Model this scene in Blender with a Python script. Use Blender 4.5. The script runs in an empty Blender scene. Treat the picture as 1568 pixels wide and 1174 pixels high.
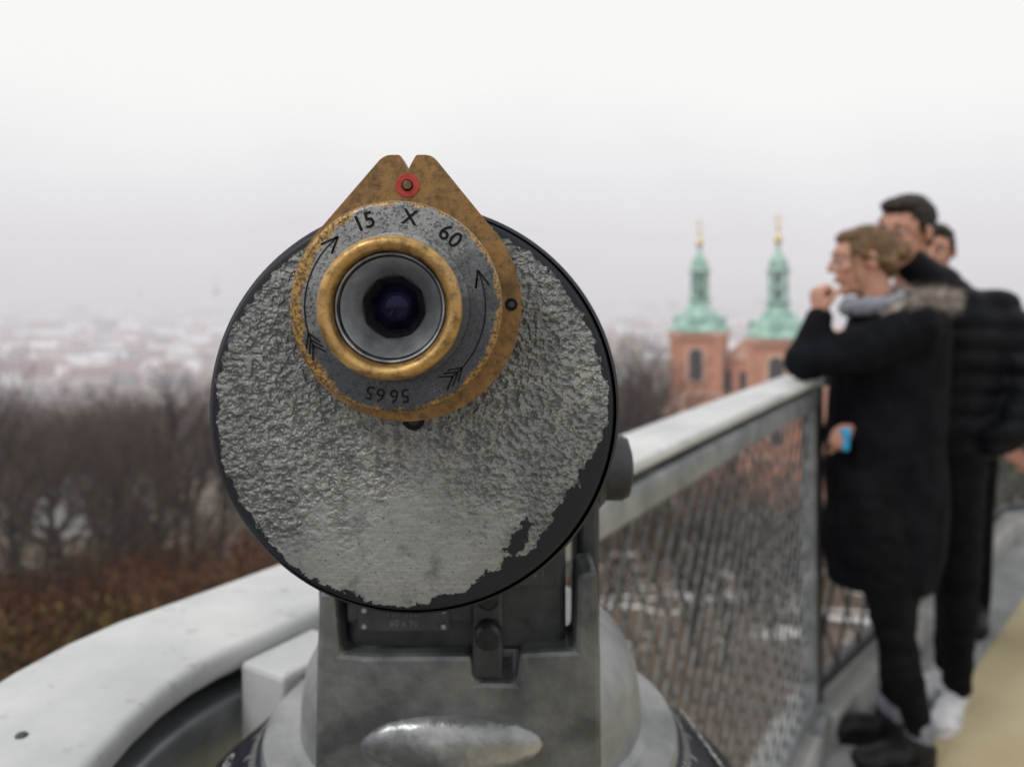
import bpy, bmesh, math, random
from mathutils import Vector, Matrix, noise, geometry
random.seed(7)
rad=math.radians
scene=bpy.context.scene
col=scene.collection
CAMZ=1.47

# ---------------------------------------------------------------- materials
def new_mat(name):
    m=bpy.data.materials.new(name); m.use_nodes=True
    nt=m.node_tree
    return m,nt,nt.nodes['Principled BSDF']
def N(nt,t,**kw):
    n=nt.nodes.new(t)
    for k,v in kw.items(): setattr(n,k,v)
    return n
def L(nt,a,b): nt.links.new(a,b)
def c4(c): return (c[0],c[1],c[2],1)
def math_n(nt,op,a=None,b=None,c=None,clamp=False):
    n=N(nt,'ShaderNodeMath',operation=op); n.use_clamp=clamp
    for i,v in enumerate((a,b,c)):
        if v is None: continue
        if isinstance(v,(int,float)): n.inputs[i].default_value=v
        else: L(nt,v,n.inputs[i])
    return n.outputs[0]
def noise_n(nt,vec,scale,detail=3,rough=.55,dist=0):
    n=N(nt,'ShaderNodeTexNoise'); n.inputs['Scale'].default_value=scale
    n.inputs['Detail'].default_value=detail; n.inputs['Roughness'].default_value=rough
    n.inputs['Distortion'].default_value=dist
    if vec is not None: L(nt,vec,n.inputs['Vector'])
    return n.outputs['Fac']
def mrange(nt,v,a,b,c=0,d=1,smooth=False):
    n=N(nt,'ShaderNodeMapRange'); n.clamp=True
    if smooth: n.interpolation_type='SMOOTHSTEP'
    L(nt,v,n.inputs[0])
    for i,x in enumerate((a,b,c,d)): n.inputs[i+1].default_value=x
    return n.outputs[0]
def mix_c(nt,f,a,b,mode='MIX'):
    n=N(nt,'ShaderNodeMix',data_type='RGBA',blend_type=mode)
    if isinstance(f,(int,float)): n.inputs[0].default_value=f
    else: L(nt,f,n.inputs[0])
    for i,v in ((6,a),(7,b)):
        if isinstance(v,(tuple,list)): n.inputs[i].default_value=c4(v)
        else: L(nt,v,n.inputs[i])
    return n.outputs[2]
def bump(nt,bsdf,h,strength,dist):
    b=N(nt,'ShaderNodeBump'); b.inputs['Strength'].default_value=strength; b.inputs['Distance'].default_value=dist
    L(nt,h,b.inputs['Height']); L(nt,b.outputs[0],bsdf.inputs['Normal'])
HAZE_GLOW=(.69,.675,.71)
def add_haze(m,D=2600.):  # aerial haze painted in as emission, stronger with distance from the origin
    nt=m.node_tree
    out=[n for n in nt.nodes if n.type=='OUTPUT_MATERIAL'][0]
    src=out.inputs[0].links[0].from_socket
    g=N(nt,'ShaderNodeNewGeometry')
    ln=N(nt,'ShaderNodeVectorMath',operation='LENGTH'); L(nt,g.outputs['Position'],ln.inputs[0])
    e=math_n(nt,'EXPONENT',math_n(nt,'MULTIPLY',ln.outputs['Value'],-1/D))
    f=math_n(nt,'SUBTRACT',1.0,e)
    em=N(nt,'ShaderNodeEmission'); em.inputs[0].default_value=c4(HAZE_GLOW)
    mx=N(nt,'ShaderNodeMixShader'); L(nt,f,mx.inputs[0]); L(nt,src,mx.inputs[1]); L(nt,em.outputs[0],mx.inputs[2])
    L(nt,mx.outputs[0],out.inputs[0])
def nmat(name,c1,c2,scale=10,rough=.6,metal=0,bstr=0,bdist=.001,bscale=None,detail=4,haze=None,lo=.35,hi=.65,r2=None,spec=None,coord='Object'):
    m,nt,b=new_mat(name)
    tc=N(nt,'ShaderNodeTexCoord').outputs[coord]
    f=mrange(nt,noise_n(nt,tc,scale,detail),lo,hi)
    L(nt,mix_c(nt,f,c1,c2),b.inputs['Base Color'])
    b.inputs['Metallic'].default_value=metal
    if r2 is None: b.inputs['Roughness'].default_value=rough
    else: L(nt,mrange(nt,noise_n(nt,tc,scale*2.3,detail),.3,.7,rough,r2),b.inputs['Roughness'])
    if spec is not None: b.inputs['Specular IOR Level'].default_value=spec
    if bstr: bump(nt,b,noise_n(nt,tc,bscale or scale*3,4),bstr,bdist)
    if haze: add_haze(m,haze)
    return m
def attr_mat(name,rough=.9,haze=2600.):
    m,nt,b=new_mat(name)
    a=N(nt,'ShaderNodeAttribute',attribute_name='Col')
    L(nt,a.outputs['Color'],b.inputs['Base Color']); b.inputs['Roughness'].default_value=rough
    b.inputs['Specular IOR Level'].default_value=.1
    if haze: add_haze(m,haze)
    return m

# ---------------------------------------------------------------- object helpers
def empty(name,loc=(0,0,0)):
    e=bpy.data.objects.new(name,None); e.location=loc; e.empty_display_size=.1; col.objects.link(e); return e
def parent(o,p):
    if p is not None:
        o.parent=p; o.matrix_parent_inverse=Matrix.Translation(-Vector(p.location))
def mk(name,verts,faces,mat=None,par=None,loc=(0,0,0),smooth=None,bevel=0,bseg=2):
    me=bpy.data.meshes.new(name); me.from_pydata([tuple(v) for v in verts],[],faces); me.validate(); me.update()
    o=bpy.data.objects.new(name,me); o.location=loc; col.objects.link(o)
    if mat is not None: me.materials.append(mat)
    bm=bmesh.new(); bm.from_mesh(me); bmesh.ops.recalc_face_normals(bm,faces=bm.faces); bm.to_mesh(me); bm.free()
    if smooth is not None:
        me.shade_smooth(); me.set_sharp_from_angle(angle=rad(smooth))
    if bevel:
        md=o.modifiers.new('b','BEVEL'); md.width=bevel; md.segments=bseg; md.limit_method='ANGLE'; md.angle_limit=rad(40)
    parent(o,par); return o
def box_vf(c,s):
    x,y,z=c; a,b,d=s[0]/2,s[1]/2,s[2]/2
    v=[Vector((x+i*a,y+j*b,z+k*d)) for i in(-1,1) for j in(-1,1) for k in(-1,1)]
    f=[(0,1,3,2),(4,6,7,5),(0,4,5,1),(2,3,7,6),(0,2,6,4),(1,5,7,3)]
    return v,f
def box(name,c,s,mat,par=None,bevel=0,M=None,rotz=0):
    v,f=box_vf((0,0,0),s)
    R=Matrix.Rotation(rotz,4,'Z')
    v=[R@p for p in v]
    if M is not None: v=[M@(p+Vector(c)) for p in v]; return mk(name,v,f,mat,par,bevel=bevel)
    return mk(name,v,f,mat,par,loc=c,bevel=bevel)
def lathe_vf(prof,axis='Z',seg=64,c=(0,0,0),cap=True,phase=0):
    A={'Z':(Vector((0,0,1)),Vector((1,0,0)),Vector((0,1,0))),
       '-Y':(Vector((0,-1,0)),Vector((1,0,0)),Vector((0,0,1))),
       'X':(Vector((1,0,0)),Vector((0,1,0)),Vector((0,0,1)))}[axis]
    v=[];f=[];c=Vector(c)
    for r,h in prof:
        for i in range(seg):
            t=2*math.pi*i/seg+phase
            v.append(c+A[0]*h+(A[1]*math.cos(t)+A[2]*math.sin(t))*r)
    for k in range(len(prof)-1):
        for i in range(seg):
            j=(i+1)%seg
            f.append((k*seg+i,k*seg+j,(k+1)*seg+j,(k+1)*seg+i))
    if cap:
        f.append(tuple(range(seg))); n=(len(prof)-1)*seg; f.append(tuple(range(n,n+seg)))
    return v,f
def lathe(name,prof,mat,par=None,loc=(0,0,0),axis='Z',seg=64,cap=True,smooth=35,phase=0,M=None):
    v,f=lathe_vf(prof,axis,seg,(0,0,0),cap,phase)
    if M is not None:
        v=[M@(p+Vector(loc)) for p in v]; loc=(0,0,0)
    return mk(name,v,f,mat,par,loc=loc,smooth=smooth)
def prism_y(name,pts,y0,y1,mat,par=None,bevel=0,loc=(0,0,0)):
    n=len(pts)
    v=[(p[0],y0,p[1]) for p in pts]+[(p[0],y1,p[1]) for p in pts]
    f=[tuple(range(n)),tuple(range(n,2*n))]+[(i,(i+1)%n,n+(i+1)%n,n+i) for i in range(n)]
    return mk(name,v,f,mat,par,loc=loc,bevel=bevel)
def text(name,s,size,loc,rotM,mat,par,extr=.0001,bold=0,align='CENTER'):
    # built at unit size, then scaled down, so small lettering keeps clean outlines
    cu=bpy.data.curves.new(name,'FONT'); cu.body=s; cu.size=1; cu.align_x=align; cu.align_y='CENTER'
    cu.extrude=extr/size; cu.offset=bold/size
    t=bpy.data.objects.new('tmp',cu); col.objects.link(t)
    bpy.context.view_layer.update()
    me=bpy.data.meshes.new_from_object(t.evaluated_get(bpy.context.evaluated_depsgraph_get()))
    bpy.data.objects.remove(t)
    me.name=name; me.materials.clear(); me.materials.append(mat)
    me.transform(rotM.to_4x4()@Matrix.Scale(size,4))
    o=bpy.data.objects.new(name,me); o.location=loc; col.objects.link(o); parent(o,par); return o

# ---------------------------------------------------------------- soup + remesh
class Soup:
    def __init__(s): s.v=[]; s.f=[]
    def add(s,v,f):
        o=len(s.v); s.v+= [Vector(p) for p in v]; s.f+=[tuple(i+o for i in q) for q in f]
    def ell(s,c,r,R=None,nu=18,nv=12):
        v=[];f=[]; c=Vector(c)
        if isinstance(r,(int,float)): r=(r,r,r)
        for j in range(1,nv):
            ph=math.pi*j/nv
            for i in range(nu):
                t=2*math.pi*i/nu
                p=Vector((r[0]*math.sin(ph)*math.cos(t),r[1]*math.sin(ph)*math.sin(t),r[2]*math.cos(ph)))
                v.append(c+(R@p if R is not None else p))
        for p in (Vector((0,0,r[2])),Vector((0,0,-r[2]))): v.append(c+(R@p if R is not None else p))
        for j in range(nv-2):
            for i in range(nu):
                k=(i+1)%nu; f.append((j*nu+i,j*nu+k,(j+1)*nu+k,(j+1)*nu+i)[::-1])
        a=len(v)-2
        for i in range(nu):
            k=(i+1)%nu; f.append((a,i,k)); f.append((a+1,(nv-2)*nu+k,(nv-2)*nu+i))
        s.add(v,f)
    def chain(s,pts):
        for i,p in enumerate(pts):
            s.ell(p[:3],p[3],nu=14,nv=10)
            if i:
                q=pts[i-1]; a=Vector(q[:3]);b=Vector(p[:3]);d=(b-a)
                if d.length<1e-6: continue
                d.normalize(); u=d.orthogonal().normalized(); w=d.cross(u)
                n=14; v=[a+(u*math.cos(2*math.pi*k/n)+w*math.sin(2*math.pi*k/n))*q[3] for k in range(n)]
                v+=[b+(u*math.cos(2*math.pi*k/n)+w*math.sin(2*math.pi*k/n))*p[3] for k in range(n)]
                f=[(k,(k+1)%n,n+(k+1)%n,n+k) for k in range(n)]+[tuple(range(n))[::-1],tuple(range(n,2*n))]
                s.add(v,f)
    def loft(s,rings,n=28):
        v=[];f=[]
        for (x,y,z,rx,ry,yaw) in rings:
            for k in range(n):
                t=2*math.pi*k/n; a=rx*math.cos(t); b=ry*math.sin(t)
                v.append((x+a*math.cos(yaw)-b*math.sin(yaw),y+a*math.sin(yaw)+b*math.cos(yaw),z))
        m=len(rings)
        for j in range(m-1):
            for k in range(n): f.append((j*n+k,j*n+(k+1)%n,(j+1)*n+(k+1)%n,(j+1)*n+k))
        f.append(tuple(range(n))[::-1]); f.append(tuple(range((m-1)*n,m*n)))
        s.add(v,f)
    def done(s,name,mat,par,voxel=.014,smooth=6,disp=None,M=None):
        me=bpy.data.meshes.new(name); vv=s.v if M is None else [M@p for p in s.v]
        me.from_pydata([tuple(p) for p in vv],[],s.f); me.update()
        o=bpy.data.objects.new('tmp',me); col.objects.link(o)
        r=o.modifiers.new('r','REMESH'); r.mode='VOXEL'; r.voxel_size=voxel; r.use_smooth_shade=True
        if smooth:
            k=o.modifiers.new('s','SMOOTH'); k.iterations=smooth; k.factor=.5
        bpy.context.view_layer.update()
        m2=bpy.data.meshes.new_from_object(o.evaluated_get(bpy.context.evaluated_depsgraph_get()))
        bpy.data.objects.remove(o)
        if disp:
            nn=[v.normal.copy() for v in m2.vertices]
            for v,n_ in zip(m2.vertices,nn): v.co+=n_*disp(v.co)
        m2.materials.clear(); m2.materials.append(mat); m2.shade_smooth(); m2.name=name
        o=bpy.data.objects.new(name,m2); col.objects.link(o); parent(o,par); return o

# ================================================================= WORLD
w=bpy.data.worlds.new("World"); scene.world=w; w.use_nodes=True; nt=w.node_tree
bg=nt.nodes['Background']; out=nt.nodes['World Output']
tc=N(nt,'ShaderNodeTexCoord'); sp=N(nt,'ShaderNodeSeparateXYZ'); L(nt,tc.outputs['Generated'],sp.inputs[0])
nz=noise_n(nt,tc.outputs['Generated'],2.2,3)
zz=math_n(nt,'ADD',sp.outputs['Z'],mrange(nt,nz,.3,.7,-.03,.03))
cr=N(nt,'ShaderNodeValToRGB'); L(nt,zz,cr.inputs[0]); e=cr.color_ramp.elements
e[0].position=0; e[0].color=(.67,.65,.68,1); e[1].position=1; e[1].color=(.95,.95,.93,1)
for p,c in ((.06,(.705,.685,.715)),(.12,(.77,.757,.782)),(.18,(.85,.842,.846)),(.24,(.905,.897,.885)),(.4,(.925,.918,.90))):
    q=e.new(p); q.color=c4(c)
L(nt,cr.outputs[0],bg.inputs[0]); bg.inputs[1].default_value=1.0
SUN=Vector((-.50,-.42,.78)).normalized()
sky=N(nt,'ShaderNodeTexSky'); sky.sky_type='NISHITA'; sky.sun_disc=False
sky.sun_elevation=math.asin(SUN.z); sky.sun_rotation=math.atan2(SUN.x,SUN.y)
hs=N(nt,'ShaderNodeHueSaturation'); hs.inputs['Saturation'].default_value=.12; L(nt,sky.outputs[0],hs.inputs['Color'])
bg2=N(nt,'ShaderNodeBackground'); L(nt,hs.outputs[0],bg2.inputs[0]); bg2.inputs[1].default_value=.05*.15
ad=N(nt,'ShaderNodeAddShader'); L(nt,bg.outputs[0],ad.inputs[0]); L(nt,bg2.outputs[0],ad.inputs[1]); L(nt,ad.outputs[0],out.inputs[0])
sd=bpy.data.lights.new('sun','SUN'); sd.energy=1.0; sd.angle=rad(12); sd.color=(1,.975,.94)
so=bpy.data.objects.new('sun',sd); so.rotation_euler=SUN.to_track_quat('Z','Y').to_euler(); so.location=(-5,-5,8); col.objects.link(so)
scene.view_settings.view_transform='Standard'; scene.view_settings.look='None'; scene.view_settings.exposure=0

# ================================================================= CAMERA
cd=bpy.data.cameras.new('camera'); cam=bpy.data.objects.new('camera',cd); col.objects.link(cam); scene.camera=cam
cam.location=(0,0,CAMZ); cam.rotation_euler=(rad(90),0,0)
cd.lens=27.99; cd.sensor_width=36; cd.shift_y=-137/1568; cd.clip_start=.02; cd.clip_end=20000
cd.dof.use_dof=True; cd.dof.focus_distance=.29; cd.dof.aperture_fstop=8.6; cd.dof.aperture_blades=0

# ================================================================= COIN TELESCOPE
FX,FZ,FY=-.0394,1.4245,.3136
AX,AZ,PY=-.0403,1.4655,.303
tel=empty('coin_operated_telescope',(-.0266,.52,0))

def face_material():
    m,nt,b=new_mat('worn_cast_face')
    tc=N(nt,'ShaderNodeTexCoord').outputs['Object']
    sx=N(nt,'ShaderNodeSeparateXYZ'); L(nt,tc,sx.inputs[0]); X=sx.outputs['X']; Z=sx.outputs['Z']
    cb=N(nt,'ShaderNodeCombineXYZ'); L(nt,X,cb.inputs[0]); L(nt,Z,cb.inputs[2])
    ln=N(nt,'ShaderNodeVectorMath',operation='LENGTH'); L(nt,cb.outputs[0],ln.inputs[0]); R=ln.outputs['Value']
    n1=noise_n(nt,tc,60,4,.6); n2=noise_n(nt,tc,230,5,.68)
    dot=math_n(nt,'ADD',math_n(nt,'MULTIPLY',X,.70),math_n(nt,'MULTIPLY',Z,-.71))
    cosA=math_n(nt,'DIVIDE',dot,math_n(nt,'ADD',R,.001))
    ex=mrange(nt,cosA,.74,.97,0,.0054,True)
    amp=mrange(nt,cosA,.5,.95,.0075,.020)
    rr=math_n(nt,'ADD',R,ex)
    rr=math_n(nt,'ADD',rr,math_n(nt,'MULTIPLY',math_n(nt,'SUBTRACT',n1,.5),amp))
    rr=math_n(nt,'ADD',rr,math_n(nt,'MULTIPLY',math_n(nt,'SUBTRACT',n2,.5),.0095))
    M1=mrange(nt,rr,.0766,.0769)
    vs=N(nt,'ShaderNodeVectorMath',operation='SUBTRACT'); L(nt,cb.outputs[0],vs.inputs[0]); vs.inputs[1].default_value=(.0415,0,-.0520)
    vr=N(nt,'ShaderNodeVectorRotate',rotation_type='Y_AXIS'); L(nt,vs.outputs[0],vr.inputs['Vector']); vr.inputs['Angle'].default_value=rad(-22)
    vm=N(nt,'ShaderNodeVectorMath',operation='MULTIPLY'); L(nt,vr.outputs[0],vm.inputs[0]); vm.inputs[1].default_value=(1.3,1,.5)
    l2=N(nt,'ShaderNodeVectorMath',operation='LENGTH'); L(nt,vm.outputs[0],l2.inputs[0])
    dd=math_n(nt,'ADD',l2.outputs['Value'],math_n(nt,'MULTIPLY',math_n(nt,'SUBTRACT',n2,.5),.020))
    M2=mrange(nt,dd,.0038,.0041,1,0)
    n3=noise_n(nt,tc,150,2,.5)
    M3=mrange(nt,n3,.765,.775)
    M=math_n(nt,'MAXIMUM',math_n(nt,'MAXIMUM',M1,M2),M3)
    ax=math_n(nt,'ABSOLUTE',X)
    bz=math_n(nt,'ADD',math_n(nt,'ADD',Z,math_n(nt,'MULTIPLY',ax,.55)),math_n(nt,'MULTIPLY',math_n(nt,'SUBTRACT',n1,.5),.07))
    B=mrange(nt,bz,-.040,-.002,0.10,1,True)
    vo=noise_n(nt,tc,430,1.6,.45,0)
    vb=noise_n(nt,tc,190,1.5,.5,0)
    lump=mrange(nt,math_n(nt,'ADD',math_n(nt,'MULTIPLY',vo,.62),math_n(nt,'MULTIPLY',vb,.38)),.37,.62,0,1,True)
    fine=noise_n(nt,tc,1500,3,.6)
    mp=N(nt,'ShaderNodeMapping'); L(nt,tc,mp.inputs[0]); mp.inputs['Scale'].default_value=(25,1,1500); mp.inputs['Rotation'].default_value=(0,rad(2),0)
    scr=noise_n(nt,mp.outputs[0],1.0,3,.7)
    mp2=N(nt,'ShaderNodeMapping'); L(nt,tc,mp2.inputs[0]); mp2.inputs['Scale'].default_value=(40,1,500); mp2.inputs['Rotation'].default_value=(0,rad(-7),0)
    scr2=noise_n(nt,mp2.outputs[0],1.0,3,.7)
    h=math_n(nt,'MULTIPLY',lump,B)
    h=math_n(nt,'ADD',h,math_n(nt,'MULTIPLY',scr,.09))
    h=math_n(nt,'ADD',h,math_n(nt,'MULTIPLY',fine,.12))
    invM=math_n(nt,'SUBTRACT',1.0,M)
    h=math_n(nt,'MULTIPLY',math_n(nt,'ADD',h,.8),invM)
    bump(nt,b,h,1.0,.0014)
    big=noise_n(nt,tc,24,5,.65)
    base=mix_c(nt,mrange(nt,big,.32,.68),(.155,.167,.172),(.30,.31,.308))
    pits=mix_c(nt,math_n(nt,'MULTIPLY',mrange(nt,lump,0.0,.4,.70,0),B),base,(.055,.061,.070))  # low spots of the relief darkened in colour, backing up weak bump shading
    low=mrange(nt,B,.10,.6,.28,0)
    pits=mix_c(nt,low,pits,(.40,.41,.395))
    c2=mix_c(nt,mrange(nt,scr2,.52,.75,0,.40),pits,(.46,.47,.455))
    c2=mix_c(nt,mrange(nt,scr,.25,.42,.30,0),c2,(.12,.13,.135))
    spk=noise_n(nt,tc,600,2,.5)
    c2=mix_c(nt,mrange(nt,spk,.63,.71,0,.7),c2,(.065,.068,.075))
    gr=noise_n(nt,tc,75,5,.7)
    c2=mix_c(nt,mrange(nt,gr,.53,.67,0,.55),c2,(.085,.092,.10))
    c3=mix_c(nt,M,c2,(.009,.011,.018))
    L(nt,c3,b.inputs['Base Color'])
    L(nt,math_n(nt,'MULTIPLY',invM,.5),b.inputs['Metallic'])
    b.inputs['Roughness'].default_value=.44
    b.inputs['Specular IOR Level'].default_value=.35
    return m
MFACE=face_material()
MNAVY=nmat('navy_black_paint',(.009,.011,.018),(.020,.023,.034),60,.42,0,.3,.0004,200,spec=.35)
MCAST=nmat('cast_gray_paint',(.085,.092,.097),(.20,.21,.212),38,.33,.55,.7,.0008,200,r2=.55,detail=7)
MCASTD=nmat('dark_cast_metal',(.026,.030,.034),(.060,.065,.071),50,.38,.4,.5,.0005,300,r2=.6)
MCASTL=nmat('pale_cast_metal',(.19,.20,.204),(.35,.36,.358),22,.34,.45,.5,.0008,130,r2=.55,detail=7)
MBLK=nmat('black_bolt',(.008,.008,.010),(.022,.022,.025),200,.35,.3)
def brass(name,c1,c2,c3,rough=.38,bd=.00025):
    m,nt,b=new_mat(name)
    tc=N(nt,'ShaderNodeTexCoord').outputs['Object']
    f=mrange(nt,noise_n(nt,tc,70,5,.65),.35,.65)
    g=mrange(nt,noise_n(nt,tc,210,6,.75),.47,.66)
    k=mrange(nt,noise_n(nt,tc,42,4,.7),.52,.68,0,.6)
    c=mix_c(nt,f,c1,c2); c=mix_c(nt,g,c,c3); c=mix_c(nt,k,c,c3)
    L(nt,c,b.inputs['Base Color']); b.inputs['Metallic'].default_value=.7
    L(nt,mrange(nt,noise_n(nt,tc,180,4),.3,.7,rough-.1,rough+.18),b.inputs['Roughness'])
    bump(nt,b,noise_n(nt,tc,420,6,.65),.5,bd)
    return m
MBRASS=brass('worn_brass',(.33,.195,.078),(.25,.148,.060),(.11,.07,.038),.44,.0004)
MBRASS2=brass('rubbed_brass',(.55,.35,.13),(.39,.24,.085),(.15,.092,.042),.36,.0004)
def dial_material():
    m,nt,b=new_mat('dial_steel')
    tc=N(nt,'ShaderNodeTexCoord').outputs['Object']
    sx=N(nt,'ShaderNodeSeparateXYZ'); L(nt,tc,sx.inputs[0])
    cb=N(nt,'ShaderNodeCombineXYZ'); L(nt,sx.outputs['X'],cb.inputs[0]); L(nt,sx.outputs['Z'],cb.inputs[2])
    ln=N(nt,'ShaderNodeVectorMath',operation='LENGTH'); L(nt,cb.outputs[0],ln.inputs[0]); R=ln.outputs['Value']
    sp=noise_n(nt,tc,900,4,.7); md=noise_n(nt,tc,110,4,.65)
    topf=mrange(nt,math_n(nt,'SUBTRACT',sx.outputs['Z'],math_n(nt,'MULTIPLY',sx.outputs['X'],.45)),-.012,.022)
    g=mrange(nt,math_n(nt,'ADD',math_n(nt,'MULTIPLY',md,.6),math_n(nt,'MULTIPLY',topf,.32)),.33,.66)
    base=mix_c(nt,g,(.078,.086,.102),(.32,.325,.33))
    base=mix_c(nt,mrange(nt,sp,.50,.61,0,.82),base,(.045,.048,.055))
    side=mrange(nt,sx.outputs['X'],-.036,-.010,.0042,0)
    er=math_n(nt,'ADD',math_n(nt,'ADD',R,side),math_n(nt,'MULTIPLY',math_n(nt,'SUBTRACT',md,.5),.008))
    br=mrange(nt,er,.0348,.0362)
    brc=mix_c(nt,mrange(nt,sp,.42,.58),(.46,.29,.10),(.12,.078,.042))
    L(nt,mix_c(nt,br,base,brc),b.inputs['Base Color'])
    b.inputs['Metallic'].default_value=.7
    L(nt,mrange(nt,md,.3,.7,.36,.55),b.inputs['Roughness'])
    bump(nt,b,math_n(nt,'ADD',sp,math_n(nt,'MULTIPLY',md,.5)),.6,.0004)
    return m
MDIAL=dial_material()
MSTEEL=nmat('worn_steel',(.14,.15,.165),(.36,.37,.39),160,.32,.85,.3,.0002,600,r2=.5)
MPOL=nmat('polished_cone',(.20,.22,.25),(.38,.40,.43),90,.27,.75,.2,.0001,700,r2=.42)
MINK=nmat('engraved_ink',(.005,.005,.006),(.014,.013,.013),400,.6,spec=.15)
MRED=nmat('red_enamel',(.34,.022,.012),(.47,.045,.025),300,.45)
MWHT=nmat('white_lettering',(.42,.42,.41),(.58,.58,.56),200,.5)

lathe('rear_face',[(0.0,0),(.0300,0),(.0600,0),(.0776,0),(.0788,-.0004),(.0796,-.0014),(.0800,-.003),(.0800,-.016)],MFACE,tel,(FX,FY,FZ),'-Y',160,cap=False)
lathe('barrel',[(.0801,-.0012),(.0812,-.0022),(.0816,-.004),(.0814,-.012),(.079,-.016),(.0785,-.28),(.088,-.29),(.088,-.36),(.078,-.36),(.078,-.30)],MNAVY,tel,(FX+.0007,FY,FZ-.0002),'-Y',128,cap=False)
lathe('objective_glass',[(0,-.34),(.05,-.341),(.078,-.345)],MBLK,tel,(FX,FY,FZ),'-Y',64,cap=False)
S=.0002486
circ=177
a_r=math.atan2(228,38)-math.acos(177/231.1)
a_l=math.atan2(228,-32)+math.acos(177/230.2)
n=90
angs=[a_l+(a_r+2*math.pi-a_l)*i/n for i in range(n+1)]
pts=[(circ*math.cos(a),circ*math.sin(a)) for a in angs]
def rnd(p0,p1,p2,r,k=5):
    p0,p1,p2=Vector(p0),Vector(p1),Vector(p2)
    a=p1+(p0-p1).normalized()*r; b_=p1+(p2-p1).normalized()*r
    return [tuple((a*(1-t)**2+p1*2*t*(1-t)+b_*t*t)) for t in [i/k for i in range(k+1)]]
pr=pts[-1]; plf=pts[0]
pts+=rnd(pr,(40,231),(19,231),12)+rnd((34,231),(15,231),(4,209),4,3)+rnd((14,231),(3,208),(-9,231),3,3)+rnd((3,208),(-9,231),(-30,231),4,3)+rnd((-12,231),(-34,231),plf,12)
prism_y('brass_plate',[(p[0]*S,p[1]*S) for p in pts],0,.0110,MBRASS,tel,bevel=.0008,loc=(AX,PY,AZ))
def disc(name,r,x,z,yf,th,mat,bev=.0002,seg=40):
    return lathe(name,[(0,th),(r-bev,th),(r,th-bev),(r,0)],mat,tel,(x,yf+th,z),'-Y',seg,cap=False)
rx,rz=AX+2*S,AZ+184*S
disc('red_ring',.0046,rx,rz,PY-.0004,.0008,MRED)
disc('ring_bolt_rim',.0022,rx,rz,PY-.0012,.0018,MINK)
disc('ring_bolt',.0017,rx,rz,PY-.0016,.002,MBRASS)
disc('side_screw',.0024,AX+161*S,AZ+2*S,PY-.0005,.0010,MINK)
disc('side_screw_centre',.0012,AX+161*S,AZ+2*S,PY-.0008,.0010,MCASTD)
disc('lower_screw_recess',.0044,AX+.0016,AZ-.0448,FY-.0004,.0010,MINK)
disc('lower_screw',.0024,AX+.0016,AZ-.0448,FY-.0012,.0012,MBLK)
DF=.0285
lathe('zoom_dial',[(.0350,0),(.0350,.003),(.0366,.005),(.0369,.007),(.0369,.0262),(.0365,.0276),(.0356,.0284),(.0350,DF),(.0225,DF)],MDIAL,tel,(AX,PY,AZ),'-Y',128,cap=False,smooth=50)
lathe('dial_step',[(.0258,DF),(.0258,DF+.0006),(.0254,DF+.0010),(.022,DF+.0010)],MDIAL,tel,(AX,PY,AZ),'-Y',128,cap=False,smooth=50)
pr_=[(.0222,DF),(.0222,.0365),(.0232,.0372)]
for i in range(17):
    t=math.pi*(i/16)
    pr_.append((.02135+.0027*math.cos(t),.0405+.0040*math.sin(t)))
pr_.append((.01865,.036))
lathe('brass_eyecup_ring',pr_,MBRASS2,tel,(AX,PY,AZ),'-Y',128,cap=False,smooth=60)
lathe('inner_steel_sleeve',[(.0184,.034),(.0184,.0402),(.0180,.0406),(.0175,.0404),(.0173,.0395),(.0173,.036)],MSTEEL,tel,(AX,PY,AZ),'-Y',96,cap=False)
lathe('sleeve_gap',[(.0188,.0355),(.0168,.0355)],MINK,tel,(AX,PY,AZ),'-Y',96,cap=False)
lathe('polished_cone',[(.0170,.0352),(.0170,.0385),(.0166,.0389),(.0160,.0382),(.0098,.0292)],MPOL,tel,(AX,PY,AZ),'-Y',96,cap=False,smooth=40)
v,f=lathe_vf([(.0108,.0312),(.0100,.0300),(.0086,.0275),(.0080,.0255)],'-Y',8,phase=rad(22.5)+.15)
mk('octagonal_stop',v,f[:-2],MBLK,tel,loc=(AX,PY,AZ))
def lens_mat():
    m,nt,b=new_mat('coated_lens')
    tc=N(nt,'ShaderNodeTexCoord').outputs['Object']
    f=mrange(nt,noise_n(nt,tc,120,2),.35,.65)
    L(nt,mix_c(nt,f,(.003,.003,.010),(.008,.007,.024)),b.inputs['Base Color']); b.inputs['Roughness'].default_value=.10
    b.inputs['Specular IOR Level'].default_value=.35; b.inputs['Specular Tint'].default_value=(.5,.5,1,1)
    return m
lathe('lens',[(0,.0296),(.002,.0294),(.004,.0287),(.006,.0276),(.008,.0260)],lens_mat(),tel,(AX,PY,AZ),'-Y',64,cap=False)
yT=PY-DF-.00016
def dial_text(nm,s,ang,r,size,adv,bold=0.0):
    # each numeral is punched separately, like the hand-stamped original
    n=len(s)
    for i,ch in enumerate(s):
        a=rad(ang-(i-(n-1)/2)*adv+(.5 if i%2 else -.4))
        Rm=Matrix.Rotation(math.pi/2-a,3,'Y')@Matrix.Rotation(math.pi/2,3,'X')
        text(nm+'_%d'%i,ch,size,(AX+r*math.cos(a),yT,AZ+r*math.sin(a)),Rm,MINK,tel,.0001,bold)
dial_text('engraving_15',"15",110,.0311,.0078,8.0,.0001)
dial_text('engraving_x',"X",81,.0311,.0074,8,.0001)
dial_text('engraving_60',"60",52,.0308,.0078,8.8,.0001)
dial_text('engraving_serial',"5665",265,.0306,.0068,8.0,0.0)
v=[];f=[]
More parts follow.
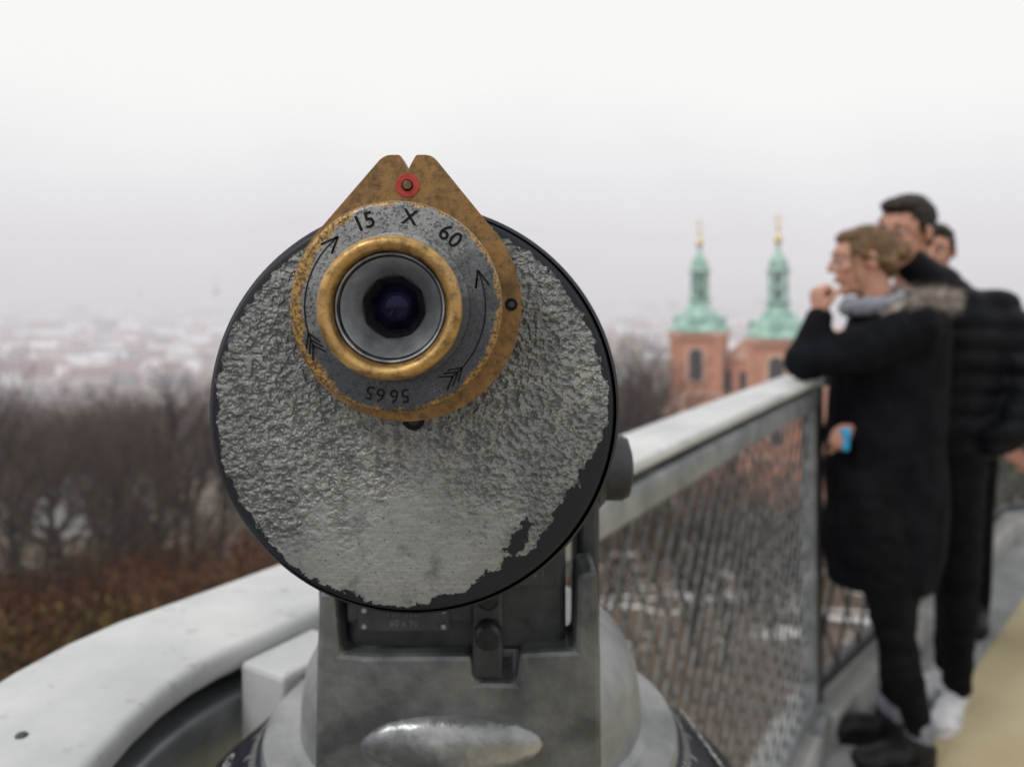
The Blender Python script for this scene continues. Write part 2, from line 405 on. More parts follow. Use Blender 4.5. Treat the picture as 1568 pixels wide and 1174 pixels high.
def strip(p,q,w_):
    p=Vector(p);q=Vector(q);d=(q-p).normalized();u=Vector((-d.y,d.x))*w_/2
    o=len(v)
    for k in (p+u,p-u,q-u,q+u): v.append((k.x,0,k.y))
    f.append((o,o+1,o+2,o+3))
def pol(r,a): return (r*math.cos(rad(a)),r*math.sin(rad(a)))
def arcs(r,a0,a1,w_,n=24):
    for i in range(n):
        t0=a0+(a1-a0)*i/n;t1=a0+(a1-a0)*(i+1)/n
        o=len(v)
        for rr_,tt in ((r-w_/2,t0),(r+w_/2,t0),(r+w_/2,t1),(r-w_/2,t1)):
            x_,z_=pol(rr_,tt); v.append((x_,0,z_))
        f.append((o,o+1,o+2,o+3))
w1=.00045
for (tail,head_) in ((207,129),(308,384)):
    sg=1 if head_>tail else -1
    arcs(.0312,tail,head_,w1)
    h=pol(.0312,head_)
    strip(h,pol(.0334,head_-sg*11),w1*1.5); strip(h,pol(.0286,head_-sg*11),w1*1.5)
    strip(pol(.0300,head_-sg*4.5),pol(.0286,head_-sg*11),w1)
    for k in range(3):
        c_=pol(.0312,tail+sg*(2+4*k))
        strip(c_,pol(.0338,tail+sg*(2+4*k)-sg*8),w1*1.2); strip(c_,pol(.0284,tail+sg*(2+4*k)-sg*8),w1*1.2)
mk('engraved_arrows',v,f,MINK,tel,loc=(AX,yT-.00005,AZ))

s4=.40/1219
def X4(u): return (u-784)*s4
def Z4(v_): return CAMZ-(v_-450)*s4
yo=[(478,1420),(484,1008),(488,905),(513,905),(522,1000),(560,1004),(722,1003),(730,1044),(788,1045),(796,999),(880,995),(884,878),(914,872),(920,1008),(924,1420)]
prism_y('yoke_front',[(X4(a),Z4(b_)) for a,b_ in yo],.400,.432,MCAST,tel,bevel=.0028)
box('yoke_arm_right',(.0420,.462,1.31),(.012,.055,.20),MCASTD,tel,.003)
box('yoke_arm_left',(-.1000,.462,1.30),(.012,.055,.18),MCASTD,tel,.003)
lathe('tilt_lock_knob',[(0,0.018),(.010,.018),(.0165,.016),(.0185,.012),(.0185,.002),(.015,0),(.012,-.006),(.0,-.006)],MCASTD,tel,(.0500,.455,1.371),'X',32,cap=False)
lathe('pivot_boss',[(0,.008),(.020,.008),(.024,.004),(.024,0)],MNAVY,tel,(.0440,.455,1.371),'X',32,cap=False)
box('mount_block',(-.0285,.455,1.322),(.1130,.085,.074),MCASTD,tel,.003)
box('coin_box_step',(-.051,.4095,1.3265),(.066,.012,.048),MCASTD,tel,.0025)
box('latch_strap',(-.0122,.4035,1.3020),(.0155,.010,.050),MCASTD,tel,.002)
lathe('latch_bolt',[(0,.010),(.0050,.010),(.0066,.0088),(.0070,.007),(.0070,0)],MBLK,tel,(-.0118,.4005,1.3010),'-Y',32,cap=False)
lathe('upper_bolt',[(0,.007),(.0042,.007),(.0055,.0055),(.0055,0)],MBLK,tel,(-.0118,.4005,1.3185),'-Y',32,cap=False)
box('name_plate',(-.0545,.4026,1.3065),(.046,.0016,.013),MCASTD,tel,.0004)
FR=Matrix.Rotation(math.pi/2,3,'X')
text('name_plate_text',"TYP 1127\n60 x 90",.0048,(-.0545,.4014,1.3066),FR,MCAST,tel)
for i,(x_,z_) in enumerate(((-.0745,1.3105),(-.0745,1.3025),(-.0345,1.3105),(-.0345,1.3025))):
    lathe('plate_rivet_%d'%i,[(0,.0014),(.0012,.0012),(.0017,0)],MSTEEL,tel,(x_,.4018,z_),'-Y',16,cap=False)
box('coin_plate',(.0080,.4115,1.3285),(.028,.0018,.018),MCASTD,tel,.0004)
text('coin_plate_text',"INSERT\nCOIN 1",.0055,(.0080,.4102,1.3285),FR,MCAST,tel)
sp_=Soup(); sp_.ell((X4(692),.4005,1.2440),(.0475,.0095,.0150))
sp_.done('raised_oval_badge',nmat('rubbed_cast_metal',(.17,.18,.19),(.50,.51,.51),35,.25,.7,.8,.0014,70,r2=.45,detail=7),tel,.0016,8,lambda co:.0006*noise.noise(co*90))
TB=(-.0266,.535,0)
lathe('turret_drum',[(0,1.262),(.060,1.260),(.086,1.254),(.100,1.243),(.1085,1.226),(.111,1.21),(.112,1.193),(.118,1.190)],MCASTL,tel,TB,'Z',96,cap=False)
lathe('turret_rim',[(.112,1.1905),(.130,1.1905),(.134,1.1885),(.1355,1.185),(.1355,1.176)],MCASTL,tel,TB,'Z',96,cap=False)
ZS,ZD,RD=1.1825,.0430,.048
lathe('orientation_ring',[(.134,ZS),(.134+RD,ZS-ZD),(.184,1.136),(.184,1.120),(.177,1.112),(.10,1.105)],MNAVY,tel,TB,'Z',128,cap=False)
lathe('pedestal',[(.100,1.1055),(.098,1.08),(.085,1.05),(.075,1.0),(.070,.9),(.070,.12),(.085,.08),(.16,.03),(.165,.015),(.165,0)],MCAST,tel,TB,'Z',64,cap=True)
v=[];f=[]
sl=math.atan2(ZD,RD)
def zr(r_): return ZS-(r_-.134)*ZD/RD
for i in range(180):
    a=2*math.pi*i/180; p=.1385; q=p+(.0085 if i%5==0 else .0045)
    t=Vector((-math.sin(a),math.cos(a),0))*.0006
    o=len(v); A_=Vector(((p+.0004)*math.cos(a),(p+.0004)*math.sin(a),zr(p)+.0004));B_=Vector(((q+.0004)*math.cos(a),(q+.0004)*math.sin(a),zr(q)+.0004))
    v+= [A_+t,A_-t,B_-t,B_+t]; f.append((o,o+1,o+2,o+3))
mk('ring_graduations',v,f,MWHT,tel,loc=TB)
names=["HRADCANY","VLTAVA","TOWER","CASTLE","OLD TOWN","BRIDGE","HILL 305","GARDEN","RIVER","NORTH GATE","CHAPEL","MUSEUM","STADIUM","ISLAND"]
for i,nm in enumerate(names):
    a=2*math.pi*(i+.35)/len(names)
    r_=.161
    upv=Vector((-math.cos(a)*math.cos(sl),-math.sin(a)*math.cos(sl),math.sin(sl)))
    rt=Vector((-math.sin(a),math.cos(a),0)); nn=rt.cross(upv)
    Rm=Matrix((rt,upv,nn)).transposed()
    text('ring_name_%d'%i,nm,.0135,(TB[0]+(r_+.0006)*math.cos(a),TB[1]+(r_+.0006)*math.sin(a),zr(r_)+.0005),Rm,MWHT,tel,.0001)

# ================================================================= RAILINGS
def chaikin(p,it=3):
    p=[Vector(q) for q in p]
    for _ in range(it):
        o=[p[0]]
        for a,b_ in zip(p,p[1:]): o+=[a*.75+b_*.25,a*.25+b_*.75]
        o.append(p[-1]); p=o
    return p
def frames(path):
    fr=[]
    for i,p in enumerate(path):
        d0=(path[i]-path[i-1]).normalized() if i else (path[1]-path[0]).normalized()
        d1=(path[i+1]-path[i]).normalized() if i<len(path)-1 else d0
        n0=Vector((d0.y,-d0.x));n1=Vector((d1.y,-d1.x))
        m=(n0+n1).normalized(); m/=max(.4,m.dot(n0)); fr.append((p,m))
    return fr
def sweep(name,path,prof,mat,par,bevel=0,smooth=35):
    fr=frames(path); v=[];f=[];n=len(prof)
    for p,m in fr:
        for a,z in prof: v.append((p.x+m.x*a,p.y+m.y*a,z))
    for j in range(len(fr)-1):
        for k in range(n): f.append((j*n+k,j*n+(k+1)%n,(j+1)*n+(k+1)%n,(j+1)*n+k))
    f.append(tuple(range(n))); f.append(tuple(range((len(fr)-1)*n,len(fr)*n)))
    return mk(name,v,f,mat,par,smooth=smooth,bevel=bevel)
def rrect(n0,n1,z0,z1,r=.005):
    o=[]
    for cx,cz,a0 in ((n1-r,z1-r,0),(n0+r,z1-r,90),(n0+r,z0+r,180),(n1-r,z0+r,270)):
        for k in range(4):
            a=rad(a0+30*k); o.append((cx+r*math.cos(a),cz+r*math.sin(a)))
    return o
def rail_mat():
    m,nt,b=new_mat('painted_rail')
    tc=N(nt,'ShaderNodeTexCoord').outputs['Object']
    c=mix_c(nt,mrange(nt,noise_n(nt,tc,6,8,.65),.35,.65),(.44,.46,.47),(.62,.63,.63))
    c=mix_c(nt,mrange(nt,noise_n(nt,tc,45,6,.7),.58,.70,0,.7),c,(.24,.23,.22))
    c=mix_c(nt,mrange(nt,noise_n(nt,tc,160,3,.6),.70,.76,0,.8),c,(.16,.12,.09))
    L(nt,c,b.inputs['Base Color']); L(nt,mrange(nt,noise_n(nt,tc,18,5),.3,.7,.32,.6),b.inputs['Roughness'])
    bump(nt,b,noise_n(nt,tc,120,5,.6),.35,.0007); return m
MRAIL=rail_mat()
MRAILD=nmat('galvanised_frame',(.18,.20,.22),(.34,.36,.38),14,.42,.4,.3,.0006,160,detail=7)
MMESH=nmat('galvanised_mesh',(.065,.072,.08),(.18,.19,.20),40,.45,.5)
MDRK=nmat('dark_steel',(.03,.032,.037),(.06,.063,.07),20,.5,.3)
MCONC=nmat('concrete',(.26,.26,.255),(.40,.395,.385),6,.85,0,.4,.003,60,detail=8)
mainp=chaikin([(-.303,-3.0),(-.303,-.3),(-.303,.40),(-.303,.585),(-.222,.705),(-.06,.965),(.25,1.483),(.60,2.05),(.945,2.60)],2)
farp=[Vector(p) for p in ((.985,2.645),(1.9,3.66),(3.0,4.88),(4.2,5.45),(8.0,5.9))]
rail=empty('mesh_railing',(.25,1.5,0))
sweep('top_rail',mainp,rrect(-.062,.060,1.178,1.200,.007),MRAIL,rail)
sweep('spacer_bar',mainp,rrect(-.03,.035,1.162,1.1775,.002),MDRK,rail)
sweep('upper_frame',mainp,rrect(-.005,.058,1.105,1.160,.006),MRAILD,rail)
sweep('bottom_frame',mainp,rrect(.005,.045,.11,.15,.005),MRAILD,rail)
sweep('kerb_upstand',mainp,rrect(-.08,.075,-.02,.085,.008),MCONC,rail)
def cumlen(path):
    c=[0]
    for a,b_ in zip(path,path[1:]): c.append(c[-1]+(b_-a).length)
    return c
def mesh_panel(name,path,s0,s1,z0,z1,cw,ch,w_,t_,nofs,mat,par):
    c=cumlen(path); fr=frames(path)
    def at(s,z):
        s=min(max(s,0),c[-1]-1e-5)
        for i in range(len(c)-1):
            if c[i+1]>=s: break
        t=(s-c[i])/(c[i+1]-c[i]); p=path[i].lerp(path[i+1],t); m=fr[i][1].lerp(fr[i+1][1],t)
        return Vector((p.x+m.x*nofs,p.y+m.y*nofs,z)),Vector((m.x,m.y,0)).normalized()
    v=[];f=[]
    nx=int((s1-s0)/(cw/2)); nzc=int((z1-z0)/(ch/2))
    def seg(sa,za,sb,zb,off):
        A,m=at(sa,za);B,_=at(sb,zb); A=A+m*off;B=B+m*off
        d=(B-A).normalized(); u=d.cross(m)*w_/2; mm=m*t_/2
        o=len(v)
        for P in (A,B):
            v.extend((P+u+mm,P-u+mm*.2,P-u-mm,P+u-mm*.2))
        for k in range(4): f.append((o+k,o+(k+1)%4,o+4+(k+1)%4,o+4+k))
    for i in range(nx):
        for j in range(nzc):
            sa=s0+i*cw/2; sb=sa+cw/2; za=z0+j*ch/2; zb=za+ch/2
            if (i+j)%2==0: seg(sa,za,sb,zb,.0015)
            else: seg(sa,zb,sb,za,-.0015)
    return mk(name,v,f,mat,par)
cl=cumlen(mainp)
mesh_panel('expanded_mesh',mainp,2.6,cl[-1]-.03,.15,1.105,.080,.119,.0090,.005,.024,MMESH,rail)
for k,s in enumerate((3.05,cl[-1]-.02)):
    for i in range(len(cl)-1):
        if cl[i+1]>=s: break
    p=mainp[i].lerp(mainp[i+1],(s-cl[i])/(cl[i+1]-cl[i])); d=(mainp[i+1]-mainp[i]).normalized(); m=Vector((d.y,-d.x))
    q=p+m*.03
    box('post_%d'%k,(q.x,q.y,.59),(.05,.045,1.03),MRAILD,rail,.004,rotz=math.atan2(d.y,d.x))
    box('post_foot_%d'%k,(q.x+m.x*.01,q.y+m.y*.01,.10),(.12,.085,.03),MRAILD,rail,.003,rotz=math.atan2(d.y,d.x))
box('rail_bracket',(-.168,.628,1.158),(.075,.048,.062),MRAIL,rail,.004,rotz=math.atan2(.85,.53))
lathe('rail_screw_0',[(0,.001),(.003,.001),(.0038,0)],MDRK,rail,(-.300,.487,1.2003),'Z',16,cap=False)
lathe('rail_screw_1',[(0,.001),(.003,.001),(.0038,0)],MDRK,rail,(.10,1.30,1.2003),'Z',16,cap=False)
r2=empty('lattice_railing',(2,3.8,0))
sweep('top_rail',farp,rrect(-.05,.05,1.165,1.195,.006),MRAILD,r2)
sweep('bottom_bar',farp,rrect(-.02,.02,.13,.17,.004),MDRK,r2)
sweep('kerb_upstand',farp,rrect(-.08,.09,-.02,.10,.008),MCONC,r2)
cf=cumlen(farp)
mesh_panel('lattice',farp,.03,cf[-1]-.05,.17,1.165,.22,.33,.016,.010,0,MDRK,r2)
for k in range(7):
    s=.05+k*1.25
    if s>cf[-1]: break
    for i in range(len(cf)-1):
        if cf[i+1]>=s: break
    p=farp[i].lerp(farp[i+1],(s-cf[i])/(cf[i+1]-cf[i])); d=farp[i+1]-farp[i]
    box('post_%d'%k,(p.x,p.y,.63),(.045,.045,1.06),MDRK,r2,.003,rotz=math.atan2(d.y,d.x))

# ================================================================= DECK
allp=mainp+farp
fr=frames(allp)
def offp(o): return [(p.x+m.x*o,p.y+m.y*o) for p,m in fr]
def sheet(name,pts,z,mat,thick=0,par=None):
    n=len(pts); v=[(a,b_,z) for a,b_ in pts]; f=[tuple(range(n))]
    if thick:
        v+=[(a,b_,z-thick) for a,b_ in pts]; f+=[tuple(range(n,2*n))]+[(i,(i+1)%n,n+(i+1)%n,n+i) for i in range(n)]
    bm=bmesh.new(); bv=[bm.verts.new(p) for p in v]
    for q in f: bm.faces.new([bv[i] for i in q])
    bmesh.ops.triangulate(bm,faces=bm.faces[:]); bmesh.ops.recalc_face_normals(bm,faces=bm.faces)
    me=bpy.data.meshes.new(name); bm.to_mesh(me); bm.free(); me.materials.append(mat)
    o=bpy.data.objects.new(name,me); col.objects.link(o); parent(o,par); return o
MSLAB=nmat('grey_floor_border',(.18,.19,.20),(.31,.315,.32),5,.7,0,.4,.002,90,detail=8)
MTAN=nmat('tan_resin_gravel',(.39,.32,.185),(.57,.485,.31),1.6,.75,0,.6,.002,220,detail=10,lo=.3,hi=.7)
sheet('platform_slab',offp(-.10)+[(8.2,-4),(-.403,-4)],0,MSLAB,.45)
sheet('platform_floor',offp(.30)+[(8.1,-3.9),(0.0,-3.9)],.004,MTAN)

# ================================================================= TERRAIN
TB_=[(0,4.5),(8,5.2),(25,10),(60,18.5),(100,24.5),(150,32),(300,47),(500,60),(900,68),(1500,70),(2500,62),(4000,44),(6000,16),(8000,-2),(12000,-8)]
def D(d):
    for (a,x),(b_,y) in zip(TB_,TB_[1:]):
        if d<=b_:
            t=(d-a)/(b_-a); return x+(y-x)*t
    return TB_[-1][1]
def gz(x,y):
    d=math.hypot(x,y)
    n=noise.noise(Vector((x*.02,y*.02,0)))*min(2.5,d*.03)+noise.noise(Vector((x*.0012,y*.0012,5)))*min(14,d*.006)
    return CAMZ-D(d)+n
v=[];f=[];RA=110;AN=180
rs=[1.0*(12000/1.0)**(i/(RA-1)) for i in range(RA)]
for r in rs:
    for k in range(AN):
        a=2*math.pi*k/AN; x=r*math.cos(a);y=r*math.sin(a); v.append((x,y,gz(x,y)))
for j in range(RA-1):
    for k in range(AN): f.append((j*AN+k,j*AN+(k+1)%AN,(j+1)*AN+(k+1)%AN,(j+1)*AN+k))
f.append(tuple(range(AN)))
def terrain_mat():
    m,nt,b=new_mat('hillside')
    g=N(nt,'ShaderNodeNewGeometry').outputs['Position']
    sx=N(nt,'ShaderNodeSeparateXYZ'); L(nt,g,sx.inputs[0])
    n1=noise_n(nt,g,.22,6,.65); n2=noise_n(nt,g,.045,4,.6); n3=noise_n(nt,g,.8,4,.6)
    c=mix_c(nt,mrange(nt,n1,.35,.65),(.060,.042,.028),(.15,.095,.058))
    c=mix_c(nt,mrange(nt,n2,.48,.6,0,.6),c,(.15,.125,.055))
    bias=mrange(nt,sx.outputs['X'],-6,9,0,.052)
    sn=mrange(nt,math_n(nt,'ADD',math_n(nt,'ADD',math_n(nt,'MULTIPLY',n3,.45),math_n(nt,'MULTIPLY',n1,.55)),bias),.565,.61)
    c=mix_c(nt,sn,c,(.70,.705,.72))
    L(nt,c,b.inputs['Base Color']); b.inputs['Roughness'].default_value=.95
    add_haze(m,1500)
    return m
o=mk('hillside_ground',v,f,terrain_mat()); o.data.shade_smooth()

# ================================================================= DISTANT CITY
def colored(name,v,f,cols,mat,par=None):
    me=bpy.data.meshes.new(name); me.from_pydata(v,[],f); me.update()
    ca=me.color_attributes.new('Col','FLOAT_COLOR','CORNER')
    arr=[]
    for p,c in zip(me.polygons,cols):
        arr+= [c[0],c[1],c[2],1]*p.loop_total
    ca.data.foreach_set('color',arr); me.materials.append(mat)
    o=bpy.data.objects.new(name,me); col.objects.link(o); parent(o,par); return o
v=[];f=[];cs=[]
WALL=[(.55,.48,.45),(.66,.61,.58),(.50,.38,.35),(.60,.54,.47),(.38,.36,.38),(.72,.69,.68)]
ROOF=[(.33,.22,.20),(.28,.20,.19),(.64,.62,.66),(.70,.68,.72),(.22,.21,.23),(.45,.36,.35)]
for i in range(5200):
    d=260*(5200/260)**(random.random()**.8); a=rad(random.uniform(-46,50))
    if noise.noise(Vector((d*math.sin(a)*.004,d*math.cos(a)*.004,3)))<-.25: continue
    x=d*math.sin(a);y=d*math.cos(a);z=gz(x,y)
    k=1+d/1600; lx=random.uniform(5,12)*k;ly=random.uniform(4,7)*k;h=random.uniform(7,15)*(1+d/5000);rh=random.uniform(3,6)
    if random.random()<.03: h*=2.2; lx*=.6
    t=random.choice((.3,.4,.35,1.9,1.2))+random.uniform(-.2,.2); ct,st=math.cos(t),math.sin(t)
    def P(p,q,r): return (x+p*ct-q*st,y+p*st+q*ct,z+r)
    o=len(v)
    v+=[P(-lx,-ly,-3),P(lx,-ly,-3),P(lx,ly,-3),P(-lx,ly,-3),P(-lx,-ly,h),P(lx,-ly,h),P(lx,ly,h),P(-lx,ly,h),P(-lx,0,h+rh),P(lx,0,h+rh)]
    f+=[(o,o+1,o+5,o+4),(o+1,o+2,o+6,o+5),(o+2,o+3,o+7,o+6),(o+3,o,o+4,o+7),(o+5,o+6,o+9),(o+7,o+4,o+8),(o+4,o+5,o+9,o+8),(o+6,o+7,o+8,o+9)]
    wc=random.choice(WALL); rc=random.choice(ROOF); cs+=[wc]*6+[rc]*2
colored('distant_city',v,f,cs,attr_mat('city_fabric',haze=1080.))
v=[];f=[];cs=[]
for i in range(3900):
    d=150*(3200/150)**(random.random()); a=rad(random.uniform(-46,50))
    x=d*math.sin(a);y=d*math.cos(a);z=gz(x,y); H=random.uniform(6,13)*(1+d/4000); Wd=H*(.42+d/3000)
    c=random.choice(((.085,.055,.048),(.12,.08,.068),(.065,.052,.048),(.14,.085,.075),(.055,.06,.045)))
    for k in range(22):
        p=Vector((random.gauss(0,.45),random.gauss(0,.45),random.gauss(0,.4)))
        if p.length>1: p.normalize()
        q=Vector((x+p.x*Wd,y+p.y*Wd,z+H*.58+p.z*H*.42)); s=random.uniform(.4,1.1)*(1+d/2500)
        u=Vector((random.uniform(-1,1),random.uniform(-1,1),random.uniform(-1,1))).normalized()*s
        w_=u.orthogonal().normalized()*s*.6
        o=len(v); v+=[tuple(q+u),tuple(q+w_),tuple(q-u),tuple(q-w_)]; f.append((o,o+1,o+2,o+3)); cs.append(c)
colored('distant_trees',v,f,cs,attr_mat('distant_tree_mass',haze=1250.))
MTV=nmat('tower_concrete',(.25,.25,.28),(.3,.3,.33),.01,.8,haze=5000.)
lathe('broadcast_tower',[(16,-60),(12,20),(16,24),(16,40),(8,44),(6,90),(2.5,95),(2,150)],MTV,None,(-1858,5000,-20),'Z',12,cap=True)
lathe('broadcast_tower.001',[(12,-40),(9,20),(12,24),(3,30),(2,60)],MTV,None,(-2810,6000,-15),'Z',12,cap=True)

# ================================================================= TREES
def tree_mesh(name,seed,H,mats,levels=5):
    rg=random.Random(seed); v=[];f=[];mi=[]
    def prism(a,b_,r0,r1,m):
        d=(b_-a)
        if d.length<1e-4: return
        d.normalize(); u=d.orthogonal().normalized(); w_=d.cross(u); n=5 if r0>.06 else 3
        o=len(v)
        for P,r in ((a,r0),(b_,r1)):
            for k in range(n):
                t=2*math.pi*k/n; v.append(tuple(P+(u*math.cos(t)+w_*math.sin(t))*r))
        for k in range(n): f.append((o+k,o+(k+1)%n,o+n+(k+1)%n,o+n+k)); mi.append(m)
    def grow(p,d,ln,r,lv):
        n=3 if lv<2 else (2 if lv<levels else 1)
        q=p;dd=d.copy()
        for k in range(n):
            dd=(dd+Vector((rg.gauss(0,.12),rg.gauss(0,.12),rg.gauss(0.03,.08)))).normalized()
            e=q+dd*ln/n; r0=r*(1-.45*k/n); r1=r*(1-.45*(k+1)/n)
            prism(q,e,r0,r1,0 if lv<3 else 1)
            if lv<levels:
                nb=(2 if k else 1) if lv else (3 if k else 0)
                if k==n-1: nb+=1
                for _ in range(nb):
                    ax=dd.orthogonal().normalized(); ax=Matrix.Rotation(rg.uniform(0,6.28),3,dd)@ax
                    nd=(dd*math.cos(rg.uniform(.45,.95))+ax*math.sin(rg.uniform(.45,.95))+Vector((0,0,.15))).normalized()
                    grow(q.lerp(e,rg.uniform(.4,1)),nd,ln*rg.uniform(.5,.72),r1*.62,lv+1)
            q=e
    grow(Vector((0,0,-.5)),Vector((0,0,1)),H*.5,H*.021,0)
    me=bpy.data.meshes.new(name); me.from_pydata(v,[],f); me.update()
    for m in mats: me.materials.append(m)
    me.polygons.foreach_set('material_index',mi); return me
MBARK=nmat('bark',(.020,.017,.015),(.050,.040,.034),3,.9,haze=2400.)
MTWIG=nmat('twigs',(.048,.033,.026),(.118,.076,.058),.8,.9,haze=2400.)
tm=[tree_mesh('bare_tree_mesh%d'%i,10+i,13,[MBARK,MTWIG],4 if i<3 else 5) for i in range(4)]
MLEAF=attr_mat('russet_leaves',haze=None)
MOLIVE=attr_mat('evergreen_leaves',haze=1600.)
def shrub_mesh(name,seed,R,H,nl,cols,mat,ls=(.05,.10),nst=46):
    rg=random.Random(seed); v=[];f=[];cs=[]
    for i in range(nst):
        a=rg.uniform(0,6.28); t=rg.uniform(.1,.8); p=Vector((0,0,0)); e=Vector((math.cos(a)*t*R,math.sin(a)*t*R,H*rg.uniform(.6,1.2)))
        u=Vector((.010,0,0)); w_=Vector((0,.010,0)); o=len(v)
        v+=[tuple(p+u*2),tuple(p-u*2),tuple(e-u*.5),tuple(e+u*.5)]; f.append((o,o+1,o+2,o+3)); cs.append((.05,.035,.028))
        for _ in range(5):
            b0=p.lerp(e,rg.uniform(.35,.95)); b1=b0+Vector((rg.gauss(0,.3),rg.gauss(0,.3),rg.uniform(.1,.6)))*R*.5
            o=len(v); v+=[tuple(b0+w_),tuple(b0-w_),tuple(b1-w_*.4),tuple(b1+w_*.4)]; f.append((o,o+1,o+2,o+3)); cs.append((.09,.055,.042))
    cl_=[(Vector((rg.gauss(0,.5),rg.gauss(0,.5),rg.uniform(.25,1))),rg.choice(cols)) for _ in range(16)]
    for i in range(nl):
        c,cc=rg.choice(cl_); q=c+Vector((rg.gauss(0,.22),rg.gauss(0,.22),rg.gauss(0,.16)))
        if Vector((q.x,q.y)).length>1.3: continue
        q=Vector((q.x*R,q.y*R,min(1.1,max(.03,q.z))*H)); s=rg.uniform(*ls)
        u=Vector((rg.uniform(-1,1),rg.uniform(-1,1),rg.uniform(-1,1))).normalized()*s; w_=u.orthogonal().normalized()*s*.55
        o=len(v); v+=[tuple(q+u),tuple(q+w_),tuple(q-u),tuple(q-w_)]; f.append((o,o+1,o+2,o+3))
        b_=rg.uniform(.6,1.3); cs.append((cc[0]*b_,cc[1]*b_,cc[2]*b_))
    ob=colored(name,v,f,cs,mat); me=ob.data; bpy.data.objects.remove(ob); return me
RU=[(.18,.080,.048),(.13,.068,.044),(.22,.105,.06),(.085,.056,.042),(.14,.09,.055)]
RB=[(.095,.060,.046),(.13,.08,.058),(.07,.052,.042),(.16,.085,.055)]
OC=[(.24,.18,.06),(.17,.14,.05),(.10,.09,.045),(.13,.085,.045)]
shm=[shrub_mesh('shrub_mesh0',30,1.6,2.4,1300,RU,MLEAF,(.03,.06),80),shrub_mesh('shrub_mesh1',31,1.6,2.6,900,RB,MLEAF,(.03,.06),90),shrub_mesh('shrub_mesh2',32,1.6,2.4,1300,RU,MLEAF,(.03,.06),80),shrub_mesh('shrub_mesh3',44,1.6,2.0,1300,OC,MLEAF,(.03,.06),60)]
evm=shrub_mesh('evergreen_mesh',50,3.2,12,4200,[(.035,.055,.035),(.05,.075,.045),(.025,.04,.03)],MOLIVE,(.2,.45))
def inst(name,me,x,y,s,par,dz=0):
    o=bpy.data.objects.new(name,me); o.location=(x,y,gz(x,y)+dz); o.rotation_euler=(random.uniform(-.06,.06),random.uniform(-.06,.06),random.uniform(0,6.28))
    o.scale=(s,s,s*random.uniform(.9,1.15)); col.objects.link(o)
    o.parent=par; return o
forest=empty('bare_tree_forest',(0,0,0))
k=0
while k<200:
    az=random.uniform(-44,46); d=random.choice((random.uniform(50,90),random.uniform(70,150),random.uniform(90,200)))
    if az>5 and d<66: continue
    if 10<az<27 and d<112 and not(az<12.5): continue
    if az>27 and d<55: continue
    x=d*math.sin(rad(az));y=d*math.cos(rad(az))
    if noise.noise(Vector((x*.03,y*.03,9)))<-.18: continue
    inst('bare_tree_%d'%k,tm[k%3],x,y,random.uniform(.65,1.05),forest); k+=1
for (x,y,s) in ((9.5,70,1.12),(12,74,1.15),(14.0,78,1.15),(11,66,1.0),(15.5,84,1.2),(8,74,1.1),(33,118,1.5),(30,122,1.55),(27,125,1.5),(37,115,1.5),
                (-19,31,.74),(-21.5,36,.80),(-17.5,34,.70),(-22,33.5,.8),(-13.5,36,.72),(-24.5,44,.85),(-28,57,.8),(-31,60,.75),(-29.5,55,.7)):
    inst('bare_tree_%d'%k,tm[3],x,y,s,forest); k+=1
for i in range(12):
    az=random.uniform(-30,-12); d=random.uniform(27,44); x=d*math.sin(rad(az));y=d*math.cos(rad(az))
    inst('bare_tree_%d'%k,tm[3] if i%3==0 else tm[i%3],x,y,random.uniform(.38,.55),forest); k+=1
for i in range(26):
    az=random.uniform(6,34); d=random.uniform(16,48); x=d*math.sin(rad(az));y=d*math.cos(rad(az))
    inst('bare_tree_%d'%k,tm[i%3],x,y,random.uniform(.30,.42)*(1 if d<30 else 1.25),forest); k+=1
shr=empty('russet_shrubs',(0,0,0))
for k in range(400):
    az=random.uniform(-48,4) if k<340 else random.uniform(4,40)
    d=random.uniform(12,34) if k<220 else random.uniform(26,60)
    x=d*math.sin(rad(az));y=d*math.cos(rad(az))
    oc=math.hypot(x+17.5,y-35)<6.5 or noise.noise(Vector((x*.13,y*.13,2)))>.40
    rb=noise.noise(Vector((x*.09,y*.09,7)))>.08
    inst('shrub_%d'%k,shm[3] if oc else (shm[1] if rb else shm[(k%2)*2]),x,y,random.uniform(.45,.95),shr)
for i,(x,y,s) in enumerate(((41,60,1.45),(45,62,1.45),(50,66,1.5),(47,56,1.35),(57,70,1.6))):
    o=bpy.data.objects.new('evergreen_tree' if i==0 else 'evergreen_tree.%03d'%i,evm); o.location=(x,y,gz(x,y)); o.scale=(s,s,s); o.rotation_euler=(0,0,i); col.objects.link(o)

pav=empty('garden_pavilion',(-36.5,70,gz(-36.5,70)))
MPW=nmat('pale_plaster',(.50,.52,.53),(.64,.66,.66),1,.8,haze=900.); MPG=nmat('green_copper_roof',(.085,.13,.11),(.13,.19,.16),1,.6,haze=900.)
box('walls',(-36.5,70,-17.2),(8,5,3.6),MPW,pav,.05)
for i in range(4): box('window_%d'%i,(-39.3+i*1.87,67.47,-16.9),(.8,.08,1.3),MPG,pav)
v=[(-41,67,-15.4),(-32,67,-15.4),(-32,73,-15.4),(-41,73,-15.4),(-39.5,70,-14.3),(-33.5,70,-14.3)]
mk('hipped_roof',v,[(0,1,5,4),(1,2,5),(2,3,4,5),(3,0,4),(0,3,2,1)],MPG,pav)

